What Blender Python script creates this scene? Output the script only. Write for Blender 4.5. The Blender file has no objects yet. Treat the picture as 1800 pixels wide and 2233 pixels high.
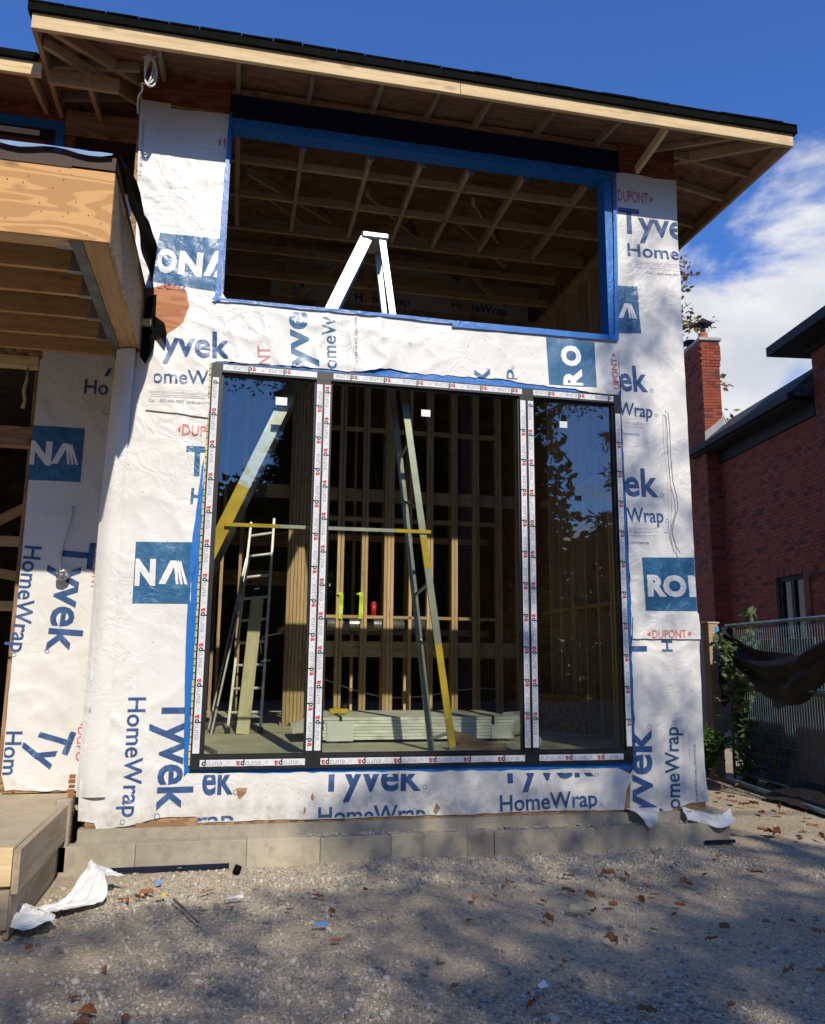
import bpy, bmesh, math, random
import numpy as np
from mathutils import Vector, Matrix, Quaternion
R = random.Random(7)
rng = np.random.default_rng(11)
SC = bpy.context.scene
COL = SC.collection
rad = math.radians

# ------------------------------------------------------------------ camera
CAM = np.array([0.2609, -6.6373, 1.5]); YAW, PITCH, ROLL, FPX = 0.2126, 0.1775, 0.0097, 1793.8
_f = np.array([math.sin(YAW)*math.cos(PITCH), math.cos(YAW)*math.cos(PITCH), math.sin(PITCH)])
_r0 = np.array([math.cos(YAW), -math.sin(YAW), 0.0]); _u0 = np.cross(_r0, _f)
_r = math.cos(ROLL)*_r0 + math.sin(ROLL)*_u0; _u = -math.sin(ROLL)*_r0 + math.cos(ROLL)*_u0
cd = bpy.data.cameras.new('camera'); cam = bpy.data.objects.new('camera', cd); COL.objects.link(cam)
cd.sensor_fit = 'HORIZONTAL'; cd.sensor_width = 36.0; cd.lens = FPX/1800*36.0
cd.clip_start = 0.05; cd.clip_end = 2000
cam.matrix_world = Matrix(((_r[0], _u[0], -_f[0], CAM[0]), (_r[1], _u[1], -_f[1], CAM[1]), (_r[2], _u[2], -_f[2], CAM[2]), (0, 0, 0, 1)))
SC.camera = cam

# ------------------------------------------------------------------ light
SUN = Vector((0.138, -1.25, 1.0)).normalized()          # towards the sun
sun_el = math.asin(SUN.z); sun_az = math.atan2(SUN.x, SUN.y)
w = bpy.data.worlds.new('World'); SC.world = w; w.use_nodes = True
nt = w.node_tree; nt.nodes.clear()
N = nt.nodes.new; L = nt.links.new
sky = N('ShaderNodeTexSky'); sky.sky_type = 'NISHITA'; sky.sun_disc = False
sky.sun_elevation = sun_el; sky.sun_rotation = sun_az; sky.air_density = 1.0; sky.dust_density = 0.35; sky.ozone_density = 3.0
tc = N('ShaderNodeTexCoord'); mp = N('ShaderNodeMapping'); mp.inputs['Scale'].default_value = (1, 1, 1.6)
mp.inputs['Location'].default_value = (0.35, 0.1, 0.42)
nz = N('ShaderNodeTexNoise'); nz.inputs['Scale'].default_value = 4.3; nz.inputs['Detail'].default_value = 9; nz.inputs['Roughness'].default_value = 0.55
nz.inputs['Distortion'].default_value = 0.25
L(tc.outputs['Generated'], mp.inputs['Vector']); L(mp.outputs['Vector'], nz.inputs['Vector'])
sep = N('ShaderNodeSeparateXYZ'); L(tc.outputs['Generated'], sep.inputs[0])
# clouds: a bank low in the east (right of the house), thinning upwards
elev = N('ShaderNodeMapRange'); elev.inputs[1].default_value = 0.38; elev.inputs[2].default_value = 0.58; elev.inputs[3].default_value = 0.20; elev.inputs[4].default_value = -0.20
L(sep.outputs['Z'], elev.inputs[0])
east = N('ShaderNodeMapRange'); east.inputs[1].default_value = 0.55; east.inputs[2].default_value = 0.88; east.inputs[3].default_value = -0.22; east.inputs[4].default_value = 0.06
dt = N('ShaderNodeVectorMath'); dt.operation = 'DOT_PRODUCT'; dt.inputs[1].default_value = (0.62, 0.72, 0.3)
L(tc.outputs['Generated'], dt.inputs[0]); L(dt.outputs['Value'], east.inputs[0])
a1 = N('ShaderNodeMath'); a1.operation = 'ADD'; L(nz.outputs['Fac'], a1.inputs[0]); L(elev.outputs[0], a1.inputs[1])
a3 = N('ShaderNodeMapRange'); a3.inputs[1].default_value = 0.03; a3.inputs[2].default_value = 0.17; a3.inputs[3].default_value = 0.22; a3.inputs[4].default_value = 0.0  # unseen low cloud round the horizon, added to make the skylight less blue
L(sep.outputs['Z'], a3.inputs[0])
a4 = N('ShaderNodeMath'); a4.operation = 'ADD'; L(a1.outputs[0], a4.inputs[0]); L(a3.outputs[0], a4.inputs[1])
a2 = N('ShaderNodeMath'); a2.operation = 'ADD'; L(a4.outputs[0], a2.inputs[0]); L(east.outputs[0], a2.inputs[1])
cr = N('ShaderNodeMapRange'); cr.interpolation_type = 'SMOOTHSTEP'; cr.inputs[1].default_value = 0.53; cr.inputs[2].default_value = 0.66
L(a2.outputs[0], cr.inputs[0])
nz2 = N('ShaderNodeTexNoise'); nz2.inputs['Scale'].default_value = 5.0; nz2.inputs['Detail'].default_value = 6
L(mp.outputs['Vector'], nz2.inputs['Vector'])
cc = N('ShaderNodeMix'); cc.data_type = 'RGBA'; cc.inputs[6].default_value = (5.2, 5.7, 6.8, 1); cc.inputs[7].default_value = (8.6, 8.7, 9.0, 1)
ccr = N('ShaderNodeMapRange'); ccr.inputs[1].default_value = 0.35; ccr.inputs[2].default_value = 0.65; L(nz2.outputs['Fac'], ccr.inputs[0]); L(ccr.outputs[0], cc.inputs[0])
mx = N('ShaderNodeMix'); mx.data_type = 'RGBA'
hs = N('ShaderNodeMix'); hs.data_type = 'RGBA'; hs.blend_type = 'MULTIPLY'; hs.inputs[0].default_value = 1.0; hs.inputs[7].default_value = (0.68, 1.13, 1.90, 1)
L(sky.outputs[0], hs.inputs[6]); L(hs.outputs[2], mx.inputs[6])
L(cc.outputs[2], mx.inputs[7]); L(cr.outputs[0], mx.inputs[0])
bg = N('ShaderNodeBackground'); bg.inputs['Strength'].default_value = 0.106
L(mx.outputs[2], bg.inputs['Color']); wo = N('ShaderNodeOutputWorld'); L(bg.outputs[0], wo.inputs[0])

sd = bpy.data.lights.new('sun', 'SUN'); sd.energy = 4.7; sd.angle = rad(0.5); sd.color = (1.0, 0.91, 0.77)
so = bpy.data.objects.new('sun', sd); COL.objects.link(so); so.rotation_mode = 'QUATERNION'
so.rotation_quaternion = SUN.to_track_quat('Z', 'Y'); so.location = (2, -20, 18)
vs = SC.view_settings; vs.view_transform = 'Standard'; vs.look = 'None'; vs.gamma = 1; vs.use_curve_mapping = False; vs.exposure = -0.08

# ------------------------------------------------------------------ helpers
def ray(px, py): return _f + _r*(px-900)/FPX - _u*(py-1116.5)/FPX
def FY(px, py, y=0.0):
    d = ray(px, py); t = (y-CAM[1])/d[1]; p = CAM+d*t; return (float(p[0]), float(p[2]))
def FZ(px, py, z=0.0):
    d = ray(px, py); t = (z-CAM[2])/d[2]; p = CAM+d*t; return (float(p[0]), float(p[1]))
K = 1800/1736.0

WM = {}
def place(o, parent=None, M=None):
    M = M if M is not None else Matrix.Identity(4)
    WM[o.name] = M
    if parent is not None:
        o.parent = parent; o.matrix_parent_inverse = WM[parent.name].inverted()
    o.matrix_basis = M
    return o
def tag(o, label=None, cat=None, group=None, kind=None):
    if label: o['label'] = label
    if cat: o['category'] = cat
    if group: o['group'] = group
    if kind: o['kind'] = kind
    return o
def thing(name, label, cat, loc=(0, 0, 0), group=None, parent=None):
    o = bpy.data.objects.new(name, None); COL.objects.link(o); o.empty_display_size = 0.2
    place(o, parent, Matrix.Translation(loc)); tag(o, label, cat, group); return o
def mobj(name, me, parent=None, M=None, mat=None):
    o = bpy.data.objects.new(name, me); COL.objects.link(o)
    if mat is not None and not me.materials: me.materials.append(mat)
    place(o, parent, M); return o

class MB:
    def __init__(s): s.v = []; s.f = []; s.m = []
    def add(s, vs, fs, mi=0):
        b = len(s.v); s.v += [tuple(map(float, p)) for p in vs]
        for f in fs: s.f.append(tuple(i+b for i in f)); s.m.append(mi)
        return s
    def box(s, x0, x1, y0, y1, z0, z1, mi=0):
        return s.add([(x0, y0, z0), (x1, y0, z0), (x1, y1, z0), (x0, y1, z0), (x0, y0, z1), (x1, y0, z1), (x1, y1, z1), (x0, y1, z1)],
              [(0, 3, 2, 1), (4, 5, 6, 7), (0, 1, 5, 4), (1, 2, 6, 5), (2, 3, 7, 6), (3, 0, 4, 7)], mi)
    def prism(s, poly, a, b, axis='y', mi=0):
        n = len(poly)
        def P(p, t):
            return (p[0], t, p[1]) if axis == 'y' else ((p[0], p[1], t) if axis == 'z' else (t, p[0], p[1]))
        s.add([P(p, a) for p in poly]+[P(p, b) for p in poly],
              [tuple(range(n)), tuple(range(2*n-1, n-1, -1))]+[(i, i+n, (i+1) % n+n, (i+1) % n) for i in range(n)], mi)
        return s
    def tube(s, pts, r, k=8, mi=0, cap=True):
        pts = [Vector(p) for p in pts]; rs = r if isinstance(r, (list, tuple)) else [r]*len(pts)
        b = len(s.v); prev = None
        for i, p in enumerate(pts):
            t = (pts[min(i+1, len(pts)-1)]-pts[max(i-1, 0)]).normalized()
            if prev is None: a = t.orthogonal().normalized()
            else: a = (prev-t*prev.dot(t)); a = a.normalized() if a.length > 1e-6 else t.orthogonal().normalized()
            prev = a; c = t.cross(a)
            for j in range(k):
                q = 2*math.pi*j/k; s.v.append(tuple(p+(a*math.cos(q)+c*math.sin(q))*rs[i]))
        for i in range(len(pts)-1):
            for j in range(k):
                s.f.append((b+i*k+j, b+i*k+(j+1) % k, b+(i+1)*k+(j+1) % k, b+(i+1)*k+j)); s.m.append(mi)
        if cap:
            s.f.append(tuple(b+j for j in range(k-1, -1, -1))); s.m.append(mi)
            s.f.append(tuple(b+(len(pts)-1)*k+j for j in range(k))); s.m.append(mi)
        return s
    def build(s, name, mats, parent=None, M=None, smooth=False, bevel=0):
        me = bpy.data.meshes.new(name); me.from_pydata(s.v, [], s.f)
        mats = mats if isinstance(mats, (list, tuple)) else [mats]
        for m in mats: me.materials.append(m)
        me.polygons.foreach_set('material_index', s.m)
        bm = bmesh.new(); bm.from_mesh(me); bmesh.ops.recalc_face_normals(bm, faces=bm.faces)
        if bevel: bmesh.ops.bevel(bm, geom=list(bm.edges), offset=bevel, segments=1, affect='EDGES', clamp_overlap=True)
        bm.to_mesh(me); bm.free()
        if smooth: me.polygons.foreach_set('use_smooth', [True]*len(me.polygons))
        return mobj(name, me, parent, M)
def npmesh(name, v, f, mats, fm=None, smooth=False):
    v = np.asarray(v, np.float32); f = np.asarray(f, np.int32); k = f.shape[1]
    me = bpy.data.meshes.new(name); me.vertices.add(len(v)); me.vertices.foreach_set('co', v.ravel())
    me.loops.add(f.size); me.loops.foreach_set('vertex_index', f.ravel())
    me.polygons.add(len(f)); me.polygons.foreach_set('loop_start', np.arange(0, f.size, k, dtype=np.int32))
    try: me.polygons.foreach_set('loop_total', np.full(len(f), k, np.int32))
    except Exception: pass
    for m in mats: me.materials.append(m)
    if fm is not None: me.polygons.foreach_set('material_index', np.asarray(fm, np.int32))
    if smooth: me.polygons.foreach_set('use_smooth', np.ones(len(f), bool))
    me.update(calc_edges=True); me.validate(); return me

BEAMS = {}
def beam(name, p0, p1, w_, h_, mat, parent, up=(0, 0, 1), label=None):
    """timber from p0 to p1 (centre line), w_ across, h_ along up; grain runs along its own X"""
    p0 = Vector(p0); p1 = Vector(p1); d = p1-p0; ln = d.length; x = d.normalized(); up = Vector(up)
    if abs(x.dot(up)) > 0.98: up = Vector((0, 1, 0))
    y = up.cross(x).normalized(); z = x.cross(y)
    key = (round(ln, 3), round(w_, 4), round(h_, 4), mat.name, name)
    if key not in BEAMS:
        me = bpy.data.meshes.new(name); bm = bmesh.new(); bmesh.ops.create_cube(bm, size=1.0)
        for v in bm.verts: v.co = Vector((v.co.x*ln, v.co.y*w_, v.co.z*h_))
        bmesh.ops.bevel(bm, geom=list(bm.edges), offset=min(0.003, w_*.2, h_*.2), segments=1, affect='EDGES')
        bm.to_mesh(me); bm.free(); me.materials.append(mat); BEAMS[key] = me
    c = (p0+p1)/2
    M = Matrix(((x.x, y.x, z.x, c.x), (x.y, y.y, z.y, c.y), (x.z, y.z, z.z, c.z), (0, 0, 0, 1)))
    o = mobj(name, BEAMS[key], parent, M)
    if label: o['label'] = label
    return o
def panel(name, x0, x1, y0, y1, z0, z1, mat, parent, label=None):
    """sheet goods: box with local axes so that its grain follows the longer side"""
    o = MB().box(-(x1-x0)/2, (x1-x0)/2, -(y1-y0)/2, (y1-y0)/2, -(z1-z0)/2, (z1-z0)/2).build(name, mat, parent, Matrix.Translation(((x0+x1)/2, (y0+y1)/2, (z0+z1)/2)))
    if label: o['label'] = label
    return o

# ------------------------------------------------------------------ materials
def mat(name):
    m = bpy.data.materials.new(name); m.use_nodes = True; t = m.node_tree; t.nodes.clear()
    o = t.nodes.new('ShaderNodeOutputMaterial'); b = t.nodes.new('ShaderNodeBsdfPrincipled'); t.links.new(b.outputs[0], o.inputs[0])
    return m, t, b
def nd(t, kind, **kw):
    n = t.nodes.new('ShaderNode'+kind)
    for k, v in kw.items():
        if k in n.inputs: n.inputs[k].default_value = v
        else: setattr(n, k, v)
    return n
def ramp(t, src, stops, interp='LINEAR'):
    n = t.nodes.new('ShaderNodeValToRGB'); n.color_ramp.interpolation = interp
    el = n.color_ramp.elements
    while len(el) < len(stops): el.new(0.5)
    for e, (p, c) in zip(el, stops): e.position = p; e.color = (*c, 1) if len(c) == 3 else c
    t.links.new(src, n.inputs[0]); return n
def coords(t, scale=(1, 1, 1), rnd=True, kind='Object'):
    c = t.nodes.new('ShaderNodeTexCoord'); m = t.nodes.new('ShaderNodeMapping'); m.inputs['Scale'].default_value = scale
    if rnd:
        oi = t.nodes.new('ShaderNodeObjectInfo'); a = nd(t, 'VectorMath', operation='ADD')
        ml = nd(t, 'Math', operation='MULTIPLY'); ml.inputs[1].default_value = 37.0
        t.links.new(oi.outputs['Random'], ml.inputs[0]); cb = t.nodes.new('ShaderNodeCombineXYZ')
        for i in range(3): t.links.new(ml.outputs[0], cb.inputs[i])
        t.links.new(c.outputs[kind], a.inputs[0]); t.links.new(cb.outputs[0], a.inputs[1]); t.links.new(a.outputs[0], m.inputs['Vector'])
    else: t.links.new(c.outputs[kind], m.inputs['Vector'])
    return m.outputs[0]
def mixc(t, f, a, b, mode='MIX'):
    n = t.nodes.new('ShaderNodeMix'); n.data_type = 'RGBA'; n.blend_type = mode
    for s_, v in ((0, f), (6, a), (7, b)):
        if isinstance(v, (int, float)): n.inputs[s_].default_value = v
        elif isinstance(v, tuple): n.inputs[s_].default_value = (*v, 1) if len(v) == 3 else v
        else: t.links.new(v, n.inputs[s_])
    return n.outputs[2]
def bump(t, b, h, strength=0.3, dist=0.01):
    n = nd(t, 'Bump', Strength=strength, Distance=dist); t.links.new(h, n.inputs['Height']); t.links.new(n.outputs[0], b.inputs['Normal']); return n
def noise(t, v, scale, detail=4, rough=0.5, dist=0.0):
    n = nd(t, 'TexNoise', Scale=scale, Detail=detail, Roughness=rough, Distortion=dist); t.links.new(v, n.inputs['Vector']); return n.outputs['Fac']
def plain(name, col, rough=0.6, metal=0.0, var=0.12, bscale=40, bstr=0.15, spec=0.5):
    m, t, b = mat(name); v = coords(t)
    n = noise(t, v, 6, 5); d = tuple(c*(1-var*1.6) for c in col); e = tuple(min(1, c*(1+var)) for c in col)
    r = ramp(t, n, [(0.3, d), (0.7, e)]); t.links.new(r.outputs[0], b.inputs['Base Color'])
    b.inputs['Roughness'].default_value = rough; b.inputs['Metallic'].default_value = metal; b.inputs['Specular IOR Level'].default_value = spec
    if bstr: bump(t, b, noise(t, v, bscale, 4), bstr, 0.004)
    return m
def wood(name, a, c, knots=0.5, rough=0.75, gs=1.0, dark=0.35):
    """sawn softwood: grain along local X, knots"""
    m, t, b = mat(name); v = coords(t, (0.9*gs, 14*gs, 14*gs))
    g = noise(t, v, 2.4, 6, 0.6, 0.6); g2 = noise(t, coords(t, (3, 90, 90)), 2, 3, 0.6)
    r = ramp(t, g, [(0.3, a), (0.52, c), (0.75, tuple(x*1.12 for x in c))]).outputs[0]
    r = mixc(t, mixf(t, g2, 0.35), r, tuple(x*0.62 for x in a))
    vk = coords(t, (3.4, 9, 9)); vo = nd(t, 'TexVoronoi', Scale=1.0, Randomness=1.0); t.links.new(vk, vo.inputs['Vector'])
    kf = ramp(t, vo.outputs['Distance'], [(0.10, (1, 1, 1)), (0.26, (0, 0, 0))]).outputs[0]
    kk = nd(t, 'Math', operation='MULTIPLY'); kk.inputs[1].default_value = knots; t.links.new(kf, kk.inputs[0])
    r = mixc(t, kk.outputs[0], r, tuple(x*dark for x in a))
    oi = t.nodes.new('ShaderNodeObjectInfo'); rr = ramp(t, oi.outputs['Random'], [(0, (0.78, 0.76, 0.74)), (1, (1.1, 1.1, 1.1))]).outputs[0]
    r = mixc(t, 1.0, r, rr, 'MULTIPLY')
    t.links.new(r, b.inputs['Base Color']); b.inputs['Roughness'].default_value = rough
    bump(t, b, g2, 0.25, 0.003); return m
def mixf(t, s_, k):
    n = nd(t, 'Math', operation='MULTIPLY'); n.inputs[1].default_value = k; t.links.new(s_, n.inputs[0]); return n.outputs[0]
def plywood(name, a, c, knot=0.6, axis='x', dirt=0.0):
    m, t, b = mat(name); sc = (0.5, 3.4, 3.4) if axis == 'x' else (3.4, 0.5, 3.4)
    v = coords(t, sc); w_ = nd(t, 'TexNoise', Scale=1.5, Detail=2, Roughness=0.4, Distortion=0.5); t.links.new(v, w_.inputs['Vector'])
    ml = nd(t, 'Math', operation='MULTIPLY'); ml.inputs[1].default_value = 60; t.links.new(w_.outputs['Fac'], ml.inputs[0])
    sn = nd(t, 'Math', operation='SINE'); t.links.new(ml.outputs[0], sn.inputs[0])
    g = ramp(t, sn.outputs[0], [(0.0, a), (0.22, c), (1.0, tuple(x*1.06 for x in c))]).outputs[0]
    fine = noise(t, coords(t, (2, 60, 60) if axis == 'x' else (60, 2, 60)), 2, 3, 0.6)
    g = mixc(t, mixf(t, fine, 0.3), g, tuple(x*0.75 for x in a))
    vo = nd(t, 'TexVoronoi', Scale=1.0); t.links.new(coords(t, (3.2, 5.5, 5.5)), vo.inputs['Vector'])
    kf = ramp(t, vo.outputs['Distance'], [(0.05, (1, 1, 1)), (0.20, (0, 0, 0))]).outputs[0]
    g = mixc(t, mixf(t, kf, knot), g, tuple(x*0.42 for x in a))
    st = noise(t, coords(t, (1, 1, 1)), 1.6, 4, 0.6); g = mixc(t, mixf(t, st, dirt), g, (0.10, 0.075, 0.05))
    t.links.new(g, b.inputs['Base Color']); b.inputs['Roughness'].default_value = 0.7
    bump(t, b, fine, 0.15, 0.002); return m
def osb(name, base):
    m, t, b = mat(name); v = coords(t, (1, 1, 1)); vo = nd(t, 'TexVoronoi', Scale=22.0); 
    mp_ = coords(t, (1, 2.2, 2.2)); t.links.new(mp_, vo.inputs['Vector'])
    r = ramp(t, vo.outputs['Color'], [(0.1, tuple(x*0.45 for x in base)), (0.5, base), (0.9, tuple(min(1, x*1.5) for x in base))]).outputs[0]
    t.links.new(r, b.inputs['Base Color']); b.inputs['Roughness'].default_value = 0.7; bump(t, b, vo.outputs['Distance'], 0.2, 0.004); return m

def wrapmat(name, col, rough=0.42, sp=0.5, dirt=True, strength=0.55, fade=None):
    """spun-bonded sheet; crinkle relief is in object space, shared by sheet and print"""
    m, t, b = mat(name); v = coords(t, (1, 1, 1), rnd=False)
    big = noise(t, v, 1.4, 5, 0.6, 0.5); c0 = tuple(x*0.90 for x in col)
    r = ramp(t, big, [(0.35, c0), (0.6, col)]).outputs[0]
    if fade:
        fd = noise(t, v, 9, 5, 0.7, 0.8); r = mixc(t, ramp(t, fd, [(0.5, (0, 0, 0)), (0.74, (1, 1, 1))]).outputs[0], r, fade)
    if dirt:
        c = t.nodes.new('ShaderNodeTexCoord'); s_ = t.nodes.new('ShaderNodeSeparateXYZ'); t.links.new(c.outputs['Object'], s_.inputs[0])
        dz = ramp(t, s_.outputs['Z'], [(0.30, (1, 1, 1)), (0.62, (0, 0, 0))]).outputs[0]
        dn = mixc(t, 1.0, dz, ramp(t, noise(t, v, 7, 6, 0.7), [(0.42, (0, 0, 0)), (0.7, (1, 1, 1))]).outputs[0], 'MULTIPLY')
        r = mixc(t, mixc(t, 1.0, dn, (0.75, 0.75, 0.75), 'MULTIPLY'), r, (0.33, 0.28, 0.2))
    t.links.new(r, b.inputs['Base Color']); b.inputs['Roughness'].default_value = rough; b.inputs['Specular IOR Level'].default_value = sp
    n1 = noise(t, v, 4.2, 3, 0.5, 1.6)
    rd = nd(t, 'Math', operation='SUBTRACT'); rd.inputs[1].default_value = 0.5; t.links.new(n1, rd.inputs[0])
    ab = nd(t, 'Math', operation='ABSOLUTE'); t.links.new(rd.outputs[0], ab.inputs[0])
    n2 = noise(t, v, 17, 3, 0.5, 1.2)
    mk = ramp(t, noise(t, v, 1.1, 2, .5), [(.38, (.12, .12, .12)), (.62, (1, 1, 1))]).outputs[0]
    s1 = nd(t, 'Math', operation='MULTIPLY_ADD'); s1.inputs[1].default_value = 2.2; t.links.new(ab.outputs[0], s1.inputs[0]); t.links.new(mixf(t, n2, 0.34), s1.inputs[2])
    s2 = nd(t, 'Math', operation='MULTIPLY'); t.links.new(s1.outputs[0], s2.inputs[0]); t.links.new(mk, s2.inputs[1])
    bump(t, b, s2.outputs[0], strength*.8, 0.022); return m

M_WRAP = wrapmat('house_wrap_white', (0.76, 0.75, 0.715))
M_WRAPBACK = wrapmat('wrap_dim', (0.72, 0.72, 0.70), dirt=False)
M_TBLUE = wrapmat('ink_navy', (0.035, 0.09, 0.235), 0.4, dirt=False, fade=(0.10, 0.19, 0.36))
M_RBLUE = wrapmat('ink_teal_blue', (0.028, 0.125, 0.26), 0.36, dirt=False, fade=(0.08, 0.22, 0.38))
M_RED = wrapmat('ink_red', (0.62, 0.16, 0.17), 0.5, dirt=False, fade=(0.72, 0.42, 0.42))
M_FINE = wrapmat('ink_grey', (0.28, 0.29, 0.36), 0.5, dirt=False)
M_FAINT = wrapmat('ink_faint', (0.58, 0.58, 0.60), 0.5, dirt=False)
M_WHITEP = wrapmat('ink_knockout', (0.80, 0.80, 0.79), dirt=False)
M_MEMB = wrapmat('membrane_blue', (0.012, 0.16, 0.52), 0.38, 0.5, dirt=False, strength=0.35)
M_MEMBD = wrapmat('membrane_navy', (0.008, 0.012, 0.035), 0.7, 0.2, dirt=False, strength=0.2)
M_PINE = wood('pine_fresh', (0.62, 0.42, 0.19), (0.78, 0.60, 0.34), 0.5)
M_STUD = wood('pine_stud', (0.40, 0.26, 0.14), (0.56, 0.39, 0.22), 0.5)
M_STUDW = wood('stud_warm', (0.50, 0.32, 0.18), (0.68, 0.47, 0.27), 0.5)
M_BROWN = plain('brown_membrane', (0.06, 0.032, 0.022), 0.7)
M_STUDG = wood('pine_greyed', (0.22, 0.165, 0.11), (0.32, 0.25, 0.175), 0.4)
M_GREYW = wood('weathered_boards', (0.13, 0.11, 0.10), (0.22, 0.20, 0.18), 0.4)
M_FORM = wood('form_lumber', (0.32, 0.24, 0.15), (0.46, 0.37, 0.25), 0.3)
M_PLANK = wood('plank_pale', (0.50, 0.43, 0.27), (0.62, 0.56, 0.40), 0.35)
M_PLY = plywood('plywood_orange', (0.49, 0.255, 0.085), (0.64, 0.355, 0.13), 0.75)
M_JOIST = wood('joist_wood', (0.40, 0.22, 0.09), (0.56, 0.34, 0.15), 0.5)
M_PLYS = plywood('plywood_side', (0.36, 0.25, 0.14), (0.50, 0.37, 0.22), 0.5, dirt=0.5)
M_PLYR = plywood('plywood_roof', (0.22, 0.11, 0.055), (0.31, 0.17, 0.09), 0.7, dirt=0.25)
M_PLYRED = plywood('plywood_red', (0.17, 0.045, 0.02), (0.26, 0.085, 0.04), 0.7)
M_PLYB = plywood('plywood_brown', (0.27, 0.155, 0.08), (0.36, 0.22, 0.12), 0.9)
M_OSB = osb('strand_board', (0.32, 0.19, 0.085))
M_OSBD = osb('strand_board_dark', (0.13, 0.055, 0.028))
M_OSBT = plywood('torn_board_orange', (0.42, 0.15, 0.055), (0.52, 0.22, 0.09), 0.2)
M_BLACK = plain('black_frame', (0.012, 0.012, 0.014), 0.45, 0, 0.1, 30, 0.0)
M_TAR = plain('black_membrane', (0.004, 0.005, 0.004), 0.8, 0, 0.3, 60, 0.5, 0.06)
M_TAPE = plain('tape_white', (0.70, 0.71, 0.73), 0.35, 0, 0.04, 20, 0.1)
M_TGREY = plain('tape_grey_ink', (0.33, 0.34, 0.36), 0.5, 0, 0.02, 20, 0)
M_TBLK = plain('tape_black_ink', (0.01, 0.01, 0.01), 0.5, 0, 0.02, 20, 0)
M_TRED = plain('tape_red_ink', (0.55, 0.01, 0.025), 0.5, 0, 0.02, 20, 0)
M_FILM = plain('film_blue', (0.22, 0.33, 0.50), 0.5)
M_ALU = plain('aluminium', (0.52, 0.53, 0.52), 0.38, 0.75, 0.12, 30, 0.1)
M_ALUL = plain('aluminium_white', (0.80, 0.81, 0.78), 0.5, 0.1, 0.2, 25, 0.15)
M_YEL = plain('yellow_paint', (0.62, 0.42, 0.03), 0.5, 0, 0.15, 25, 0.1)
M_GALV = plain('galvanised', (0.50, 0.52, 0.54), 0.35, 0.85, 0.15, 18, 0.1)
M_STEEL = plain('dull_steel', (0.17, 0.17, 0.165), 0.6, 0.4, 0.25, 20, 0.2)
M_WHITE = plain('white_plastic', (0.75, 0.75, 0.73), 0.4, 0, 0.05, 20, 0.05)
M_CABLE = plain('white_cable', (0.68, 0.67, 0.64), 0.5, 0, 0.05, 20, 0)
M_FOAM = plain('spray_foam', (0.62, 0.55, 0.30), 0.8, 0, 0.2, 60, 0.6)
M_LIME = plain('lime_strap', (0.55, 0.72, 0.04), 0.6, 0, 0.05, 20, 0)
M_RCAN = plain('red_can', (0.6, 0.02, 0.02), 0.35, 0, 0.05, 20, 0)
M_ORANGE = plain('orange_tool', (0.5, 0.12, 0.02), 0.5)
M_BLUEP = plain('blue_scrap', (0.10, 0.30, 0.72), 0.5)
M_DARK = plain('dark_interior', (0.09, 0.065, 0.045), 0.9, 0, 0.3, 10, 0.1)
M_TARP = plain('black_tarp', (0.02, 0.018, 0.015), 0.75, 0, 0.35, 30, 0.3)
M_FIRON = plain('iron_black', (0.015, 0.015, 0.017), 0.5)
M_FSTEEL = plain('fence_blue_steel', (0.20, 0.31, 0.38), 0.45, 0.5, 0.2, 30, 0.2)
M_SOFF = plain('black_soffit', (0.004, 0.0045, 0.008), 0.7, 0, 0.1, 20, 0.05)
M_STONE = plain('limestone', (0.42, 0.40, 0.35), 0.8, 0, 0.15, 30, 0.4)
M_CLAY = plain('clay_flue', (0.40, 0.13, 0.07), 0.8)
M_FLASH = plain('lead_flashing', (0.25, 0.25, 0.27), 0.45, 0.5)
M_BARK = plain('bark', (0.08, 0.062, 0.048), 0.9, 0, 0.3, 18, 0.9)
M_TWIG = plain('twig', (0.10, 0.065, 0.045), 0.9)

def concrete(name, a, c, stain=0.5):
    m, t, b = mat(name); v = coords(t, rnd=False)
    n = noise(t, v, 2.2, 8, 0.65); r = ramp(t, n, [(0.3, a), (0.7, c)]).outputs[0]
    s_ = noise(t, v, 11, 5, 0.7); r = mixc(t, mixf(t, ramp(t, s_, [(0.5, (0, 0, 0)), (0.75, (1, 1, 1))]).outputs[0], stain), r, tuple(x*0.55 for x in a))
    vv = nd(t, 'TexVoronoi', Scale=70.0); t.links.new(v, vv.inputs['Vector'])
    r = mixc(t, mixf(t, ramp(t, vv.outputs['Distance'], [(0.0, (1, 1, 1)), (0.18, (0, 0, 0))]).outputs[0], 0.35), r, tuple(x*0.4 for x in a))
    oi = t.nodes.new('ShaderNodeObjectInfo'); r = mixc(t, 1.0, r, ramp(t, oi.outputs['Random'], [(0, (0.8, 0.8, 0.82)), (1, (1.12, 1.1, 1.05))]).outputs[0], 'MULTIPLY')
    t.links.new(r, b.inputs['Base Color']); b.inputs['Roughness'].default_value = 0.88
    bump(t, b, noise(t, v, 60, 5, 0.7), 0.5, 0.006); return m
M_CONC = concrete('concrete', (0.32, 0.285, 0.215), (0.50, 0.455, 0.35))
M_CONCL = concrete('concrete_slab', (0.40, 0.33, 0.22), (0.54, 0.46, 0.325), 0.35)
M_CONCD = concrete('concrete_dark', (0.23, 0.22, 0.18), (0.34, 0.32, 0.26))
M_FLOOR = concrete('concrete_floor', (0.36, 0.34, 0.28), (0.54, 0.52, 0.43), 0.5)

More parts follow.
